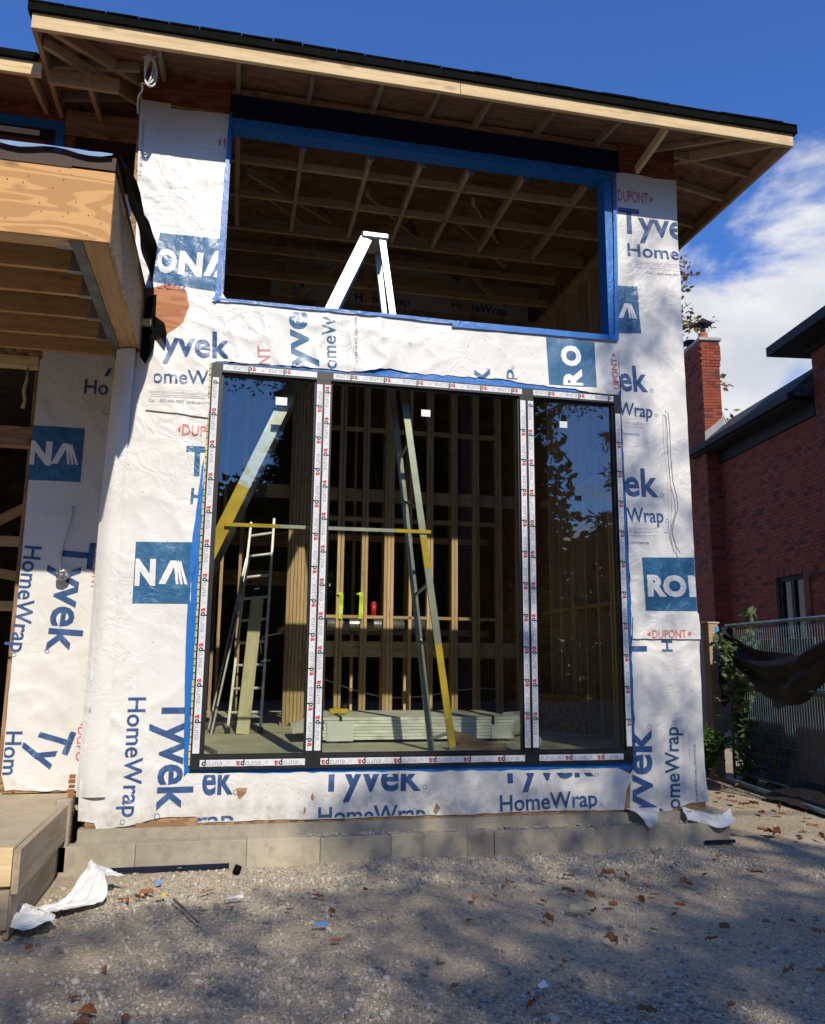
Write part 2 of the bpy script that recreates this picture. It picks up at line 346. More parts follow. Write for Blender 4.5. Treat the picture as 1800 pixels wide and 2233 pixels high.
def brickmat(name, a, c, dk):
    m, t, b = mat(name); oi = t.nodes.new('ShaderNodeObjectInfo'); g = t.nodes.new('ShaderNodeNewGeometry')
    ad = nd(t, 'Math', operation='ADD'); t.links.new(oi.outputs['Random'], ad.inputs[0]); t.links.new(g.outputs['Random Per Island'], ad.inputs[1])
    fr = nd(t, 'Math', operation='FRACT'); t.links.new(ad.outputs[0], fr.inputs[0])
    r = ramp(t, fr.outputs[0], [(0.0, a), (0.45, c), (0.86, tuple(x*0.85 for x in a)), (0.90, dk), (1.0, dk)]).outputs[0]
    n = noise(t, coords(t), 30, 5); r = mixc(t, mixf(t, n, 0.5), r, tuple(x*0.5 for x in a))
    t.links.new(r, b.inputs['Base Color']); b.inputs['Roughness'].default_value = 0.85; bump(t, b, n, 0.4, 0.004); return m
M_BRICK = brickmat('red_brick', (0.27, 0.050, 0.020), (0.35, 0.076, 0.032), (0.12, 0.030, 0.020))
M_MORT = plain('mortar', (0.17, 0.07, 0.05), 0.9)
M_MORTD = plain('mortar_grey', (0.24, 0.17, 0.15), 0.9)
M_SHING = plain('asphalt_shingle', (0.06, 0.062, 0.068), 0.9, 0, 0.5, 90, 0.8)
M_SHINGB = plain('asphalt_shingle_black', (0.005, 0.0055, 0.005), 0.95, 0, 0.4, 90, 0.4, 0.04)

def leafmat(name, stops, trans=0.35, rough=0.7, spec=0.3):
    m, t, b = mat(name); g = t.nodes.new('ShaderNodeNewGeometry'); oi = t.nodes.new('ShaderNodeObjectInfo')
    ad = nd(t, 'Math', operation='ADD'); t.links.new(oi.outputs['Random'], ad.inputs[0]); t.links.new(g.outputs['Random Per Island'], ad.inputs[1])
    fr = nd(t, 'Math', operation='FRACT'); t.links.new(ad.outputs[0], fr.inputs[0])
    r = ramp(t, fr.outputs[0], stops).outputs[0]; t.links.new(r, b.inputs['Base Color']); b.inputs['Roughness'].default_value = rough; b.inputs['Specular IOR Level'].default_value = spec
    tr = nd(t, 'BsdfTranslucent'); t.links.new(r, tr.inputs[0]); ms = nd(t, 'MixShader', Fac=trans)
    out = [n for n in t.nodes if n.type == 'OUTPUT_MATERIAL'][0]
    t.links.new(b.outputs[0], ms.inputs[1]); t.links.new(tr.outputs[0], ms.inputs[2]); t.links.new(ms.outputs[0], out.inputs[0]); return m
M_LGREEN = leafmat('leaf_green', [(0, (0.035, 0.075, 0.018)), (0.6, (0.07, 0.13, 0.03)), (1, (0.12, 0.17, 0.05))])
M_LPALE = leafmat('leaf_pale_green', [(0, (0.10, 0.16, 0.06)), (1, (0.22, 0.28, 0.12))])
M_LNEED = leafmat('needles', [(0, (0.02, 0.042, 0.018)), (1, (0.05, 0.085, 0.035))], 0.15, .9, 0.03)
M_LAUT = leafmat('leaf_autumn', [(0, (0.22, 0.09, 0.03)), (0.4, (0.16, 0.08, 0.04)), (0.7, (0.22, 0.2, 0.05)), (1, (0.34, 0.30, 0.07))])
M_LYEL = leafmat('leaf_yellow', [(0, (0.4, 0.26, 0.04)), (1, (0.55, 0.42, 0.08))])
M_LDRY = leafmat('leaf_dry', [(0, (0.17, 0.055, 0.022)), (0.6, (0.30, 0.11, 0.04)), (1, (0.36, 0.17, 0.06))], 0.15)

def glassmat(name='window_glass', k=1.75):
    m = bpy.data.materials.new(name); m.use_nodes = True; t = m.node_tree; t.nodes.clear()
    o = t.nodes.new('ShaderNodeOutputMaterial'); ms = t.nodes.new('ShaderNodeMixShader'); tr = t.nodes.new('ShaderNodeBsdfTransparent'); gl = t.nodes.new('ShaderNodeBsdfGlossy')
    tr.inputs[0].default_value = (0.92, 0.94, 0.88, 1); gl.inputs['Roughness'].default_value = 0.0; gl.inputs[0].default_value = (0.9, 0.95, 1, 1)
    lw = nd(t, 'LayerWeight', Blend=0.5); p5 = nd(t, 'Math', operation='POWER'); p5.inputs[1].default_value = 5.0; t.links.new(lw.outputs['Facing'], p5.inputs[0])
    ml = nd(t, 'Math', operation='MULTIPLY_ADD'); ml.use_clamp = True; ml.inputs[1].default_value = 0.9; ml.inputs[2].default_value = 0.046*k
    t.links.new(p5.outputs[0], ml.inputs[0]); t.links.new(ml.outputs[0], ms.inputs[0])
    c = t.nodes.new('ShaderNodeTexCoord'); n = nd(t, 'TexNoise', Scale=0.9, Detail=1.0); t.links.new(c.outputs['Object'], n.inputs['Vector'])
    bp = nd(t, 'Bump', Strength=0.12, Distance=0.02); t.links.new(n.outputs['Fac'], bp.inputs['Height']); t.links.new(bp.outputs[0], gl.inputs['Normal'])
    t.links.new(tr.outputs[0], ms.inputs[1]); t.links.new(gl.outputs[0], ms.inputs[2]); t.links.new(ms.outputs[0], o.inputs[0]); return m
M_GLASS = glassmat(); M_GLASSN = glassmat('neighbour_glass', .35)
# ------------------------------------------------------------------ cloth relief shared by the wrap and its print
_tab = np.random.default_rng(5).random((512,))
def _h(i, j, s_): return _tab[(i*73+j*179+s_*31) & 511]
def vnoise(x, y, s_=0):
    x = np.asarray(x, float); y = np.asarray(y, float); i = np.floor(x).astype(int); j = np.floor(y).astype(int); u = x-i; v = y-j
    u = u*u*(3-2*u); v = v*v*(3-2*v)
    return (_h(i, j, s_)*(1-u)+_h(i+1, j, s_)*u)*(1-v)+(_h(i, j+1, s_)*(1-u)+_h(i+1, j+1, s_)*u)*v
def fbm(x, y, o=4, s_=0):
    a = 0; k = .5
    for q in range(o): a = a+k*vnoise(x*2**q+q*7.1, y*2**q+q*3.7, s_+q); k *= .5
    return a
def relief(x, z, amp=1.0):
    """how far the sheet stands out towards the street (m)"""
    x = np.asarray(x, float); z = np.asarray(z, float)
    wx = x+0.25*(fbm(x*1.3, z*1.3, 3, 9)-.5); wz = z+0.25*(fbm(x*1.3+9, z*1.3, 3, 4)-.5)
    a = .022*(fbm(wx*3.2, wz*1.3, 3, 1)-.45)
    r1 = 1-np.abs(2*vnoise(wx*4.2+wz*2.6, wz*1.7-wx*1.6, 2)-1); r2 = 1-np.abs(2*vnoise(wx*2.6-wz*3.1, wz*5.2+wx*1.6, 3)-1)
    b = .015*(r1**7+r2**7)*np.clip(2.4*fbm(x*1.7, z*1.7, 2, 6)-.5, 0.25, 1.3)
    c = .003*(fbm(wx*16, wz*16, 2, 7)-.45)
    return np.maximum(0.0, .8*amp*(a+b+c)+.004)

def poly_clip(bm, poly):
    """keep what lies inside the convex polygon (counter-clockwise in x,z)"""
    n = len(poly); ar = sum(poly[i][0]*poly[(i+1) % n][1]-poly[(i+1) % n][0]*poly[i][1] for i in range(n))
    if ar < 0: poly = poly[::-1]
    for i in range(n):
        a = poly[i]; b = poly[(i+1) % n]; e = Vector((b[0]-a[0], 0, b[1]-a[1])); nn = Vector((e.z, 0, -e.x))
        if nn.length < 1e-9: continue
        bmesh.ops.bisect_plane(bm, geom=bm.verts[:]+bm.edges[:]+bm.faces[:], plane_co=(a[0], 0, a[1]), plane_no=nn.normalized(), clear_outer=True, dist=1e-6)
def gridcut(bm, step):
    if not bm.verts: return
    for ax in (0, 2):
        lo = min(v.co[ax] for v in bm.verts); hi = max(v.co[ax] for v in bm.verts); k = math.ceil(lo/step); 
        while k*step < hi-1e-5:
            co = [0, 0, 0]; co[ax] = k*step; no = [0, 0, 0]; no[ax] = 1
            g = [f for f in bm.faces if min(v.co[ax] for v in f.verts) < k*step-1e-5 and max(v.co[ax] for v in f.verts) > k*step+1e-5] if len(bm.faces) > 400 else None
            if g is not None:
                ge = set(e for f in g for e in f.edges); gv = set(v for f in g for v in f.verts); geom = list(gv)+list(ge)+g
            else: geom = bm.verts[:]+bm.edges[:]+bm.faces[:]
            if geom: bmesh.ops.bisect_plane(bm, geom=geom, plane_co=co, plane_no=no, dist=1e-6)
            k += 1
STEP = 0.03
AMPS = {}
def drape(bm, name, m, parent, y0, off=0.0, amp=1.0, step=STEP, disp=relief, smooth=True):
    if parent is not None and parent.name in AMPS: amp = AMPS[parent.name]; off = off*1.2
    gridcut(bm, step)
    bmesh.ops.triangulate(bm, faces=[f for f in bm.faces if len(f.verts) > 4])
    vs_ = bm.verts[:]
    if vs_:
        x = np.array([v.co.x for v in vs_]); z = np.array([v.co.z for v in vs_]); d = disp(x, z, amp) if disp else np.zeros(len(x))
        for v, q in zip(vs_, d): v.co.y = y0-float(q)-off
    me = bpy.data.meshes.new(name); bm.to_mesh(me); bm.free()
    # face the street
    if len(me.polygons):
        ny = np.zeros(len(me.polygons)*3); me.polygons.foreach_get('normal', ny)
        if ny[1::3].mean() > 0: me.flip_normals()
    me.materials.append(m)
    if smooth: me.polygons.foreach_set('use_smooth', [True]*len(me.polygons))
    return mobj(name, me, parent)
def roughen(poly, amp, seglen=0.06, seed=0, skip=()):
    rr = random.Random(seed); out = []; n = len(poly)
    for i in range(n):
        a = Vector(poly[i]); b = Vector(poly[(i+1) % n]); out.append(tuple(a)); ln = (b-a).length
        if i in skip or ln < seglen*1.5: continue
        k = int(ln/seglen); nn = Vector((-(b-a).y, (b-a).x)).normalized()
        for j in range(1, k): out.append(tuple(a.lerp(b, j/k)+nn*rr.uniform(-amp, amp)))
    return out
def sheet(name, poly, m, parent, y0, off=0.0, amp=1.0, step=STEP, label=None, holes=(), thick=0):
    bm = bmesh.new(); vs_ = [bm.verts.new((p[0], 0, p[1])) for p in poly]
    es = [bm.edges.new((vs_[i], vs_[(i+1) % len(vs_)])) for i in range(len(vs_))]
    for h in holes:
        hv = [bm.verts.new((p[0], 0, p[1])) for p in h]; es += [bm.edges.new((hv[i], hv[(i+1) % len(hv)])) for i in range(len(hv))]
    bmesh.ops.triangle_fill(bm, edges=es, use_beauty=True, use_dissolve=False)
    o = drape(bm, name, m, parent, y0, off, amp, step)
    if label: o['label'] = label
    AMPS[o.name] = amp
    return o
# ------------------------------------------------------------------ lettering
TC = {}
def text_geo(s_, bold=0.0):
    key = (s_, bold)
    if key in TC: return TC[key]
    cu = bpy.data.curves.new('lettering', 'FONT'); cu.body = s_; cu.size = 1; cu.offset = bold; cu.resolution_u = 3; cu.fill_mode = 'FRONT'
    o = bpy.data.objects.new('lettering', cu); me = o.to_mesh()
    v = np.array([tuple(p.co) for p in me.vertices])[:, :2]; f = [tuple(p.vertices) for p in me.polygons]
    o.to_mesh_clear(); bpy.data.objects.remove(o); bpy.data.curves.remove(cu); TC[key] = (v, f); return v, f
CAPH = None
def lettering(s_, p0, p1, h, m, parent, y0, bold=0.0, clip=None, off=0.0025, amp=1.0, label=None, slant=0.0, step=STEP, name='printed_lettering', box=False):
    """text along p0->p1 (facade x,z) with capitals h high; glyph extents fill the run exactly"""
    global CAPH
    if CAPH is None: CAPH = float(text_geo('H')[0][:, 1].max())
    v, f = text_geo(s_, bold); x0, x1 = v[:, 0].min(), v[:, 0].max()
    d = np.array(p1, float)-np.array(p0, float); ln = np.linalg.norm(d); ex = d/ln; ey = np.array([-ex[1], ex[0]])
    y = v[:, 1]/CAPH*h; x = (v[:, 0]-x0)/(x1-x0)*ln
    P = np.array(p0)+np.outer(x, ex)+np.outer(y, ey)
    bm = bmesh.new(); bv = [bm.verts.new((float(a), 0, float(b))) for a, b in P]
    for q in f:
        try: bm.faces.new([bv[i] for i in q])
        except ValueError: pass
    if clip: poly_clip(bm, clip)
    if not bm.faces: bm.free(); return None
    o = drape(bm, name, m, parent, y0, off, amp, step)
    if label: o['label'] = label
    return o
def marks(polys, m, parent, y0, off=0.0025, amp=1.0, clip=None, name='printed_mark', label=None):
    bm = bmesh.new()
    for pl in polys: bm.faces.new([bm.verts.new((p[0], 0, p[1])) for p in pl])
    bmesh.ops.triangulate(bm, faces=bm.faces[:])
    if clip: poly_clip(bm, clip)
    if not bm.faces: bm.free(); return None
    o = drape(bm, name, m, parent, y0, off, amp)
    if label: o['label'] = label
    return o
def frame2(p0, p1):
    d = np.array(p1, float)-np.array(p0, float); ln = np.linalg.norm(d); ex = d/ln; ey = np.array([-ex[1], ex[0]]); o = np.array(p0, float)
    return lambda u, v: tuple(o+ex*u*ln+ey*v)
A_GLYPH = [[(0, 0), (.27, 0), (.50, .72), (.535, 1), (.36, 1)], [(.40, 1.0), (.56, 1.0), (.72, 0), (.60, 0), (.47, .80)],
           [(.60, 1.0), (.645, 1.0), (.87, 0), (.76, 0)], [(.68, 1.0), (.72, 1.0), (1.0, 0), (.91, 0)]]
def aglyph(p0, p1, h, parent, y0, clip=None):
    F = frame2(p0, p1)
    body = [[(0, 0), (.24, 0), (.53, .78), (.60, 1), (.37, 1)]]
    for k in range(3): body.append([(.50+.09*k, .86-.0*k), (.55+.09*k, 1.0), (.60+.07*k, 1.0), (.69+.155*k, 0), (.60+.155*k, 0)])
    return marks([[F(u, v*h) for u, v in pl] for pl in body], M_WHITEP, parent, y0, off=.005, clip=clip, name='printed_mark')
def reg(p, r, parent, y0, m=None, clip=None):
    """registered sign: ring with an R"""
    n = 14; polys = []
    for i in range(n):
        a, b = 2*math.pi*i/n, 2*math.pi*(i+1)/n
        polys.append([(p[0]+math.cos(a)*r, p[1]+math.sin(a)*r), (p[0]+math.cos(b)*r, p[1]+math.sin(b)*r), (p[0]+math.cos(b)*r*.8, p[1]+math.sin(b)*r*.8), (p[0]+math.cos(a)*r*.8, p[1]+math.sin(a)*r*.8)])
    marks(polys, m or M_TBLUE, parent, y0, clip=clip)
def dupont(p0, p1, h, parent, y0, s_='DUPONT', clip=None, ends=(1, 1)):
    F = frame2(p0, p1); ln = math.dist(p0, p1)
    q0 = F(.12 if ends[0] else 0, 0); q1 = F(.88 if ends[1] else 1, 0)
    lettering(s_, q0, q1, h, M_RED, parent, y0, .012, clip)
    pol = []
    if ends[0]: pol.append([F(.08, h*.22), F(.08, h*.82), F(.03, h*.7), F(0.0, h*.5), F(.03, h*.32)])
    if ends[1]: pol.append([F(.92, h*.22), F(.97, h*.32), F(1.0, h*.5), F(.97, h*.7), F(.92, h*.82)])
    if pol: marks(pol, M_RED, parent, y0, clip=clip)
def lines(F, rows, w_, parent, y0, m=None, clip=None):
    marks([[F(a, v), F(b, v), F(b, v+w_), F(a, v+w_)] for a, b, v in rows], m or M_FAINT, parent, y0, clip=clip, name='fine_print')
# ================================================================== THE HOUSE UNDER CONSTRUCTION
FL = 0.72      # floor level inside
house = thing('unfinished_house', 'unfinished house in white printed house wrap with a tall three pane window and bare eaves', 'house', (1.7, 0.0, 0.0))

# --- structural sheathing of the front, openings left out (butted end to end)
XL, XR = -0.72, 4.2755
panel('wall_sheathing', XL, 0.05, 0.0, 0.14, 0.27, 6.17, M_OSB, house)
panel('wall_sheathing', 3.60, XR, 0.0, 0.14, 0.27, 6.13, M_OSB, house)
panel('wall_sheathing', 0.05, 3.60, 0.0, 0.14, 3.885, 4.43, M_OSB, house)
panel('wall_sheathing', 0.05, 3.60, 0.0, 0.14, 0.27, 0.655, M_OSB, house)
panel('wall_sheathing', XR-0.015, XR, 0.14, 9.0, 0.27, 6.3, M_OSB, house)
panel('corner_panel', -0.70, 0.03, -0.012, 0.14, 6.172, 6.47, M_PLYRED, house, 'reddish plywood panel at the top left of the wall')
panel('corner_panel', 3.70, XR, -0.012, 0.14, 6.132, 6.45, M_PLYRED, house, 'reddish plywood panel at the top right of the wall')
# --- header over the clerestory
panel('window_header', 0.04, 3.695, 0.0, 0.12, 6.135, 6.36, M_MEMBD, house, 'dark navy header beam above the open clerestory')
panel('header_edge', 0.04, 3.60, -0.014, 0.13, 6.038, 6.124, M_MEMB, house, 'bright blue membrane along the lower edge of the header')
panel('top_plate', 0.04, 3.695, 0.01, 0.12, 6.363, 6.43, M_PLYB, house)
panel('jamb_lining', 3.525, 3.598, -0.016, 0.14, 4.44, 6.028, M_MEMB, house, 'blue membrane lining the right jamb of the clerestory')
panel('jamb_lining', 0.049, 0.058, -0.010, 0.14, 4.44, 6.028, M_MEMB, house)
panel('sill_lining', 0.076, 3.524, -0.012, 0.14, 4.432, 4.446, M_MEMB, house)

# --- blue membrane round the big window (behind the wrap and the frame)
blue = sheet('blue_membrane', roughen([(-.10, .62), (3.72, .60), (3.75, 3.96), (-.07, 3.95)], .006, .08, 3), M_MEMB, house, -0.002, amp=.5,
      holes=[[(0.03, .70), (3.57, .70), (3.57, 3.84), (0.03, 3.84)]], label='blue flashing membrane around the big window')


_b = lambda *q: [FY(a, c, 0.0) for a, c in q]
sheet('blue_membrane', roughen(_b((500, 252), (507, 250), (482, 656), (467, 662), (474, 600)), .002, .08, 31), M_MEMB, house, -.030, amp=.3)
sheet('blue_membrane', roughen(_b((1334, 378), (1341, 380), (1347, 745), (1338, 742)), .0015, .08, 32), M_MEMB, house, -.030, amp=.3)
sheet('blue_membrane', roughen(_b((462, 657), (900, 699), (985, 708), (985, 716), (1345, 746), (1346, 735), (988, 702), (905, 693), (466, 652)), .001, .08, 33), M_MEMB, house, -.032, amp=.3)
sheet('blue_membrane', roughen(_b((446, 1000), (438, 1120), (428, 1230), (412, 1290), (420, 1340), (413, 1560), (409, 1680), (402, 1690), (404, 1500), (408, 1360), (414, 1220), (428, 1120), (440, 1020)), .002, .06, 35), M_MEMB, house, -.030, amp=.3)
# --- white wrap sheets (outlines are torn and uneven)
def P(px, py): return FY(px, py, 0.0)
PK = lambda x, y: FY(x*K, y*K, 0.0)
torn = [P(338, 628), P(372, 617), P(405, 634), P(413, 668), P(400, 705), P(378, 722), P(350, 738), P(315, 757), P(300, 772), P(290, 760), P(300, 640), P(320, 628)]
wrapL = sheet('house_wrap', roughen([P(306, 212), P(350, 214), P(373, 222), P(373, 238), P(500, 250)], .003, .1, 1, skip=(4,))[:-0 or None] +
      roughen([P(484, 640), P(500, 662), P(502, 700), P(499, 789), P(470, 789), P(466, 800), P(446, 1035), P(434, 1130), P(421, 1200), P(413, 1360), P(412, 1500), P(408, 1640), P(402, 1690)], .003, .05, 2, skip=(12,)) +
      roughen([P(432, 1700), P(436, 1780), P(350, 1783), P(300, 1796), P(212, 1812), P(206, 1795), P(170, 1790)], .004, .06, 3, skip=(6,)) +
      [P(172, 1740), P(190, 1600), P(212, 1300), P(232, 1100), P(250, 900), P(262, 780), P(285, 764), P(297, 500)], M_WRAP, house, -0.006, amp=1.35, holes=[torn], label='house wrap on the left pillar, torn open beside the canopy')
wrapL2 = sheet('house_wrap', roughen([P(318, 895), P(402, 905), P(452, 912), P(461, 885), P(459, 872), P(324, 860)], .003, .05, 9), M_WRAP, house, -0.022, amp=1.0)
wrapL2['label'] = 'overlapping flap of wrap below the second line of print'
wrapS = sheet('house_wrap', roughen([P(499, 658), P(1346, 739), P(1350, 850)], .0015, .1, 4, skip=(2,)) +
      roughen([P(1345, 862), P(1300, 858), P(1240, 848), P(1150, 838), P(1080, 826), P(1000, 822), P(880, 812), P(850, 805), P(760, 812), P(690, 804), P(620, 798), P(540, 794), P(497, 791)], .007, .045, 5, skip=(12,)), M_WRAP, house, -0.010, amp=1.3, label='band of wrap between clerestory and big window')
wrapR = sheet('house_wrap', roughen([P(1338, 378), P(1380, 378), P(1430, 390), P(1474, 394)], .003, .06, 6, skip=(3,)) +
      [(XR+.006, 5.6), (XR+.004, 4.2), (XR+.008, 3.0), (XR+.004, 1.6), (XR+.004, 0.6)] +
      roughen([P(1545, 1748), P(1500, 1752), P(1455, 1770), P(1410, 1785), P(1395, 1802), P(1375, 1775), P(1368, 1745), P(1372, 1690)], .004, .05, 7, skip=(6, 7)) +
      roughen([P(1387, 1660), P(1383, 1600), P(1379, 1480), P(1375, 1380), P(1376, 1340), P(1369, 1200), P(1362, 1050), P(1353, 870), P(1352, 842), P(1346, 740)], .004, .05, 8, skip=(9,)), M_WRAP, house, -0.008, amp=1.25, label='house wrap on the right pillar, ragged at its foot')
wrapB = sheet('house_wrap', roughen([P(404, 1686), P(560, 1686), P(900, 1682), P(1200, 1678), P(1345, 1674), P(1374, 1688)], .006, .06, 10, skip=(5,)) +
      roughen([P(1368, 1766), P(1200, 1768), P(1000, 1776), P(700, 1786), P(560, 1788), P(432, 1795)], .004, .07, 11, skip=(5,)), M_WRAP, house, -0.005, amp=1.1, label='band of wrap below the big window')
wrapR2 = sheet('house_wrap', roughen([P(1378, 1342), (XR+.004, P(1510, 1338)[1]), (XR+.016, P(1510, 1365)[1]), (XR+.006, P(1510, 1394)[1]), P(1376, 1393)], .003, .06, 12), M_WRAP, house, -0.026, amp=1.3, label='overlapping strip of wrap with smeared red print')

# torn hole: orange board behind
sheet('torn_board', [P(296, 640), P(338, 620), P(410, 622), P(420, 670), P(410, 715), P(375, 735), P(330, 765), P(292, 775)], M_OSBT, house, -0.0015, amp=0, label='orange board showing through the torn wrap')

# --- lettering -----------------------------------------------------------
y_ = -0.006
def LT(s_, a, b, h, m, par, bold=0.02, clip=None, y0=None, amp=1.35, **kw):
    return lettering(s_, P(*a), P(*b), h, m, par, y_ if y0 is None else y0, bold, clip, amp=amp, **kw)
CL = [P(297, 560), P(488, 560), P(466, 830), P(440, 1130), P(405, 1690), P(438, 1700), P(440, 1790), P(172, 1790), P(250, 900)]
# left pillar
cL = [(-0.72, .3), (0.06, .3), (0.06, 6.2), (-.72, 6.2)]
LT('Call 1-800-448-9835  tyvek.ca/homewrap', (309, 386), (316, 264), .022, M_FINE, wrapL, .0)
marks([[P(476, 318), P(482, 318), P(482, 304), P(477, 306)], [P(488, 322), P(492, 322), P(492, 303), P(488, 303)]], M_RED, wrapL, y_, amp=1.35)
c1 = [P(350, 508), P(484, 524), P(474, 637), P(325, 613)]
marks([c1], M_RBLUE, wrapL, y_, amp=1.35, off=.0025, label='blue printed block with white capitals')
LT('O', (339, 590), (384, 596), .185, M_WHITEP, wrapL, .055, y0=y_, off=.005, clip=[P(344, 500), P(480, 500), P(474, 700), P(344, 700)])
LT('N', (388, 596), (440, 603), .185, M_WHITEP, wrapL, .055, off=.005)
marks([[P(443, 603), P(459, 605), P(478, 566), P(479, 549), P(470, 549)], [P(464, 606), P(473, 608), P(476, 588)]], M_WHITEP, wrapL, y_, amp=1.35, off=.005)
dupont(P(343, 628), P(404, 634), .045, wrapL, y_, 'UPONT', ends=(0, 1))
LT('yvek', (352, 775), (502, 782), .215, M_TBLUE, wrapL, .022, clip=[P(355, 700), P(502, 700), P(494, 850), P(355, 850)])
LT('omeWr', (333, 836), (472, 840), .115, M_TBLUE, wrapL, .012, clip=[P(338, 780), P(470, 780), P(467, 880), P(335, 880)])
F = frame2(P(328, 850), P(463, 857))
lines(F, [(0, 1, 0), (0, 1, -.012), (0, .8, -.028), (.02, 1, -.045), (0, .9, -.06)], .003, wrapL, -.022, clip=None)
LT('Call 1-800-448-9835  tyvek.ca/home', (325, 878), (460, 884), .026, M_FINE, wrapL2, 0, y0=-.022, amp=1.0)
dupont(P(387, 948), P(470, 954), .085, wrapL, y_, 'DUPO', ends=(1, 0), clip=[P(380, 915), P(461, 915), P(459, 960), P(380, 960)])
LT('T', (404, 1035), (454, 1037), .225, M_RBLUE, wrapL, .03, clip=[P(380, 940), P(450, 940), P(446, 1050), P(380, 1050)])
LT('H', (415, 1099), (444, 1101), .125, M_RBLUE, wrapL, .02, clip=[P(380, 1040), P(440, 1040), P(437, 1120), P(380, 1120)])
marks([[P(297, 1182), P(422, 1183), P(414, 1317), P(289, 1316)]], M_RBLUE, wrapL, y_, amp=1.35, label='blue printed block with white letters low on the left pillar')
LT('N', (292, 1274), (339, 1274), .18, M_WHITEP, wrapL, .055, off=.005, clip=[P(298, 1200), P(350, 1200), P(350, 1290), P(293, 1290)])
aglyph(P(346, 1274), P(409, 1275), .185, wrapL, y_)
LT('Tyvek', (357, 1520), (343, 1768), .245, M_TBLUE, wrapL, .022, label='large navy lettering running downwards')
LT('HomeWrap', (281, 1521), (266, 1782), .125, M_TBLUE, wrapL, .012)
reg(P(343, 1780), .022, wrapL, y_); reg(P(268, 1792), .018, wrapL, y_)
LT('Call 1-800-448-9835  tyvek.ca/homewrap', (245, 1148), (258, 998), .024, M_FINE, wrapL, 0)
LT('Call 1-800-448-9835  tyvek.ca/homewrap', (200, 1582), (217, 1420), .026, M_FINE, wrapL, 0)
F = frame2(P(190, 1620), P(210, 1390)); lines(F, [(0, 1, 0), (.05, .9, .008)], .003, wrapL, y_)
for px, py in ((264, 990), (259, 1048), (255, 1106), (249, 1165), (243, 1225), (239, 1286), (232, 1346), (226, 1409), (220, 1472), (213, 1537), (206, 1603), (200, 1668), (312, 660-100), (317, 455)):
    a = P(px, py); marks([[(a[0], a[1]), (a[0]+.014, a[1]), (a[0]+.014, a[1]+.006), (a[0], a[1]+.006)]], M_RED, wrapL, y_, amp=1.35, name='tick_mark')
LT('TYVEK', (241, 1262), (243, 1240), .01, M_RED, wrapL, 0); LT('TYVEK', (198, 1700), (200, 1684), .01, M_RED, wrapL, 0)
# spandrel
yS = -0.010; aS = 1.3
cS = [P(474, 668), P(1346, 752), P(1346, 842), P(1150, 830), P(1000, 815), P(850, 802), P(690, 796), P(474, 786)]
cSr = lambda a, b: [(a, 3.92), (b, 3.92), (b, 4.425), (a, 4.425)]
LT('NT', (590, 797), (588, 756), .10, M_RED, wrapS, .012, clip=[P(560, 755), P(600, 756), P(592, 796), P(556, 793)], y0=yS, amp=aS)
LT('yve', (676, 803), (668, 680), .215, M_RBLUE, wrapS, .022, y0=yS, amp=aS, clip=[P(560, 676), P(760, 690), P(760, 803), P(560, 797)])
LT('omeW', (734, 806), (731, 690), .115, M_RBLUE, wrapS, .012, y0=yS, amp=aS, clip=[P(600, 686), P(800, 700), P(800, 808), P(600, 805)])
F = frame2(P(760, 812), P(759, 690)); lines(F, [(0, 1, -.0), (0, 1, .02), (0, 1, .05), (0, 1, -.05)], .003, wrapS, yS)
LT('Call 1-800-448-9835  tyvek.ca/home', (780, 798), (778, 692), .022, M_FINE, wrapS, 0, y0=yS, amp=aS)
LT('k', (1068, 836), (1066, 805), .20, M_RBLUE, wrapS, .022, y0=yS, amp=aS, clip=[P(1020, 800), P(1075, 800), P(1075, 826), P(1020, 822)])
LT('p', (1120, 832), (1119, 807), .10, M_RBLUE, wrapS, .012, y0=yS, amp=aS, clip=[P(1090, 800), P(1140, 800), P(1140, 828), P(1090, 827)])
reg(P(1063, 808), .014, wrapS, yS); reg(P(1118, 802), .014, wrapS, yS)
marks([[P(1189, 730), P(1296, 743), P(1299, 846), P(1197, 841)]], M_RBLUE, wrapS, yS, amp=aS, label='blue printed block with upright white capitals turned on their side', clip=[P(1180, 735), P(1310, 749), P(1310, 848), P(1180, 838)])
LT('R', (1268, 850), (1264, 806), .165, M_WHITEP, wrapS, .05, y0=yS, amp=aS, off=.005, clip=[P(1180, 780), P(1300, 780), P(1300, 844), P(1200, 840)])
LT('O', (1264, 801), (1260, 756), .165, M_WHITEP, wrapS, .055, y0=yS, amp=aS, off=.005)
dupont(P(1350, 850), P(1342, 772), .058, wrapS, -.012, 'UPONT', ends=(0, 1))
# right pillar
yR = -0.008; aR = 1.25; RX = XR+.002
cR = [(3.62, .2), (RX, .2), (RX, 6.2), (3.62, 6.2)]
kw = dict(y0=yR, amp=aR, clip=cR)
dupont(P(1336, 437), P(1424, 448), .115, wrapR, yR, clip=cR)
LT('Tyvek', (1350, 506), (1532, 528), .245, M_TBLUE, wrapR, .022, **kw)
LT('HomeWrap', (1369, 558), (1585, 578), .125, M_TBLUE, wrapR, .014, **kw)
F = frame2(P(1385, 570), P(1485, 580)); lines(F, [(0, 1, 0), (0, .9, -.014), (0, 1, -.03), (0, .85, -.05), (0, 1, -.066)], .003, wrapR, yR, clip=cR)
LT('Call 1-800-448-9835  tyvek.ca/homewrap', (1409, 597), (1560, 612), .022, M_FINE, wrapR, 0, **kw)
marks([[P(1347, 624), P(1388, 626), P(1397, 728), P(1349, 727)]], M_RBLUE, wrapR, yR, amp=aR, clip=cR, label='blue printed block with the last white letter')
aglyph(P(1348, 694), P(1388, 697), .15, wrapR, yR, clip=cR)
LT('ek', (1350, 852), (1412, 855), .235, M_TBLUE, wrapR, .022, **kw); reg(P(1420, 853), .017, wrapR, yR)
